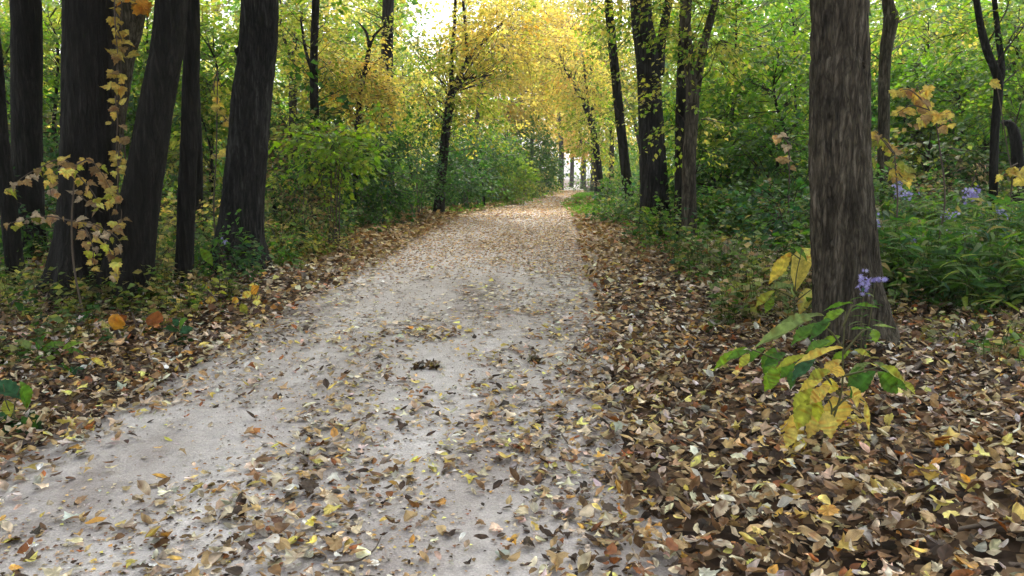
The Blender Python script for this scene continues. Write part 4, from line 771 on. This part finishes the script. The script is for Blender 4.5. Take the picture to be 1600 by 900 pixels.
def sticks():
    n = 420; y = R.uniform(2.4, 9.5, n); x = np.where(R.random(n) < .72, cx(y) + hw(y) * R.uniform(.95, 4, n), cx(y) - hw(y) * R.uniform(1.0, 3.2, n)); a = R.uniform(0, 6.3, n); L = R.uniform(.06, .32, n)
    A = np.stack([x, y, H(x, y) + .03], 1); xb, yb = x + np.cos(a) * L, y + np.sin(a) * L; B = np.stack([xb, yb, H(xb, yb) + R.uniform(.02, .09, n)], 1)
    g = Geo(); twigs(g, A, B, R.uniform(.002, .006, n), .0012, (.11, .085, .062), .1); o = geo_obj('twig_litter', g, M_TWIG, kind='stuff'); o['label'] = 'broken brown sticks scattered through the leaf litter'
sticks()
def clod(label, px, py, wpx, hpx):
    p = gnd(px, py); p[2] = H1(p[0], p[1]); s = p[1] / F; g = Geo()
    n = 34; a = R.uniform(0, 6.3, n); r = np.sqrt(R.random(n)); q = p + np.column_stack([np.cos(a) * r * wpx * s * .5, np.sin(a) * r * wpx * s * .45, (1 - r * r) * hpx * s + .006])
    az = R.uniform(0, 6.3, n); tip = np.column_stack([np.cos(az), np.sin(az), R.normal(0, .3, n)])
    for T in (T_OVATE_C, T_MAPLE3): k = R.random(n) < .6; leaves(g, T, q[k], tip[k], R.normal(0, .4, (k.sum(), 3)) + [0, 0, 1], R.uniform(.03, .06, k.sum()), colours('litter', k.sum()) * .42)
    v, f, c = g.arrays(); o = link('leaf_clump', mesh_from('leaf_clump', v - p, f, c, M_LITTER)); o.location = p; tag(o, label, 'leaf clump', None, 'thing')
clod('dark wet clump of leaves lying mid path', 668, 576, 42, 3)
clod('smaller dark leaf clump right of the mid path clump', 838, 567, 16, 1.5)

# ------------------------------------------------------------------ the wood beyond, which reads as one mass
def woodland():
    g = Geo()
    def wall(n, x0, x1, y0, y1, z0, z1, pal, ls, per, ln, test):
        p = np.column_stack([R.uniform(x0, x1, n), R.uniform(y0, y1, n), R.uniform(0, 1, n)]); p[:, 2] = H(p[:, 0], p[:, 1]) + z0 + (z1 - z0) * p[:, 2]
        px, py, dep = to_px(p); k0 = test(px, py, dep, p); pals = (pal, pal) if isinstance(pal, str) else pal
        nn = fbm(p[:, 0] * .55 + 3, p[:, 2] * .8 + p[:, 1] * .35 + 11, 2)
        for q, pl_ in enumerate(pals):
            k = k0 & ((nn > .5) == (q == 0)); sprays(g, p[k], norm(R.normal(0, 1, (k.sum(), 3)) * [1, 1, .3]), ln, per, ls, pl_, T_FAR)
    corr = lambda p, w: np.abs(p[:, 0] - cx(p[:, 1])) > w
    hole = lambda px, py: ~((np.abs(px - 903) < 9) & (np.abs(py - 276) < 14)) & ~(((px - 682) / 34) ** 2 + ((py - 38) / 42) ** 2 < 1)
    # thicket, both sides
    inv = lambda px, py: (px > -320) & (px < 1920) & (py > -160)
    cl = lambda p, k, t: fbm(p[:, 0] * k + 31, p[:, 2] * k * 1.4 + p[:, 1] * .7, 2) > t
    wall(2600, 4, 26, 13.5, 26, .1, 2.4, ('limegreen', 'dark'), .12, 20, .7, lambda px, py, d, p: corr(p, 4.6) & (px > 1040) & inv(px, py) & cl(p, .8, .40))
    wall(2600, 4, 30, 16, 36, .3, 4.5, ('lime', 'green'), .17, 20, .9, lambda px, py, d, p: corr(p, 4.2) & (px > 985) & inv(px, py) & cl(p, .6, .40))
    wall(3000, 4, 34, 20, 46, 2.5, 11, ('lime', 'limegreen'), .21, 20, 1., lambda px, py, d, p: corr(p, 4.0) & (px > 975) & inv(px, py) & cl(p, .5, .40))
    wall(2600, -30, -1, 14, 42, .1, 3.2, ('dark', 'green'), .16, 20, .8, lambda px, py, d, p: corr(p, 3.2) & (px < 760) & inv(px, py) & cl(p, .6, .36))  # darker leaf mix low on the left: shade put into the leaf colour
    wall(700, -12, -1, 19, 34, 2.5, 7, 'olive', .13, 20, .8, lambda px, py, d, p: corr(p, 2.5) & (px > 560) & (px < 760) & hole(px, py))
    wall(2600, -30, -1, 14, 34, 1.8, 5.5, ('lime', 'olive'), .15, 20, .8, lambda px, py, d, p: corr(p, 4) & (px < 640) & inv(px, py) & hole(px, py) & cl(p, .6, .48))
    wall(2800, -34, -2, 20, 48, 2.5, 11, ('yg', 'limegreen'), .21, 20, 1., lambda px, py, d, p: corr(p, 3.5) & (px < 660) & inv(px, py) & hole(px, py) & cl(p, .5, .44))
    # far end
    wall(750, -8, 14, 30, 60, 2.5, 12, 'gold', .19, 20, 1.2, lambda px, py, d, p: hole(px, py) & (px > 640) & (px < 1010) & (py < 235) & (py > -120) & (corr(p, 2.2) | (p[:, 2] > 4.2)) & cl(p, .4, .42))
    wall(850, -12, 34, 62, 125, 1.5, 17, 'gold', .34, 18, 1.7, lambda px, py, d, p: hole(px, py) & (px > 640) & (px < 1010) & (py > -120) & ((corr(p, 2.2)) | (p[:, 2] > 5)))
    wall(900, -6, 24, 46, 75, .1, 3.4, ('limegreen', 'lime'), .22, 18, 1.1, lambda px, py, d, p: hole(px, py) & corr(p, 2.6) & (px > 730) & (px < 1000))
    wall(1500, -10, 26, 52, 120, .1, 4.2, 'limegreen', .30, 18, 1.3, lambda px, py, d, p: hole(px, py) & corr(p, 2.4) & (px > 700) & (px < 1010))
    wall(2600, -95, 95, 96, 130, 0, 27, ('yg', 'lime'), .75, 18, 2.6, lambda px, py, d, p: inv(px, py) & hole(px, py) & ((px < 640) | (px > 1000) | (py > 110)) & corr(p, 2.5))
    wall(2800, -60, 60, 44, 80, .1, 8, ('green', 'limegreen'), .42, 18, 1.7, lambda px, py, d, p: ((px < 690) | (px > 1000)) & inv(px, py))
    wall(3300, -70, 70, 50, 95, 4, 19, ('yg', 'lime'), .50, 18, 1.8, lambda px, py, d, p: ((px < 640) | (px > 1000)) & inv(px, py) & hole(px, py))
    # the wood goes on beside and behind the place the photograph was taken from
    x = R.uniform(-28, 28, 1700); y = R.uniform(-30, 9, 1700); k = (np.abs(x - cx(y)) > 5.5) & ((np.abs(x) > np.abs(y) * .9 + 3) | (y < 0))
    p = np.column_stack([x[k], y[k], R.uniform(.4, 11, k.sum())]); sprays(g, p, norm(R.normal(0, 1, (len(p), 3)) * [1, 1, .3]), 1.2, 18, .30, 'limegreen', T_FAR)
    o = geo_obj('woodland', g, M_LEAF, kind='stuff'); o['label'] = 'mass of green and gold woodland foliage in the background'
woodland()

def haze():
    import bmesh
    bm = bmesh.new(); bmesh.ops.create_cube(bm, size=1); me = bpy.data.meshes.new('haze'); bm.to_mesh(me); bm.free()
    o = link('haze', me); o.scale = (780, 620, 34); o.location = (0, 170, 14); o['kind'] = 'stuff'; o['label'] = 'thin pale haze hanging in the wood'
    m, nt, out = new_mat('haze_air'); v = nd(nt, 'ShaderNodeVolumePrincipled', Density=HAZE); v.inputs['Color'].default_value = (.95, .97, 1, 1); v.inputs['Anisotropy'].default_value = .3
    nt.links.new(v.outputs[0], out.inputs['Volume']); me.materials.append(m)
HAZE = .0011
haze()
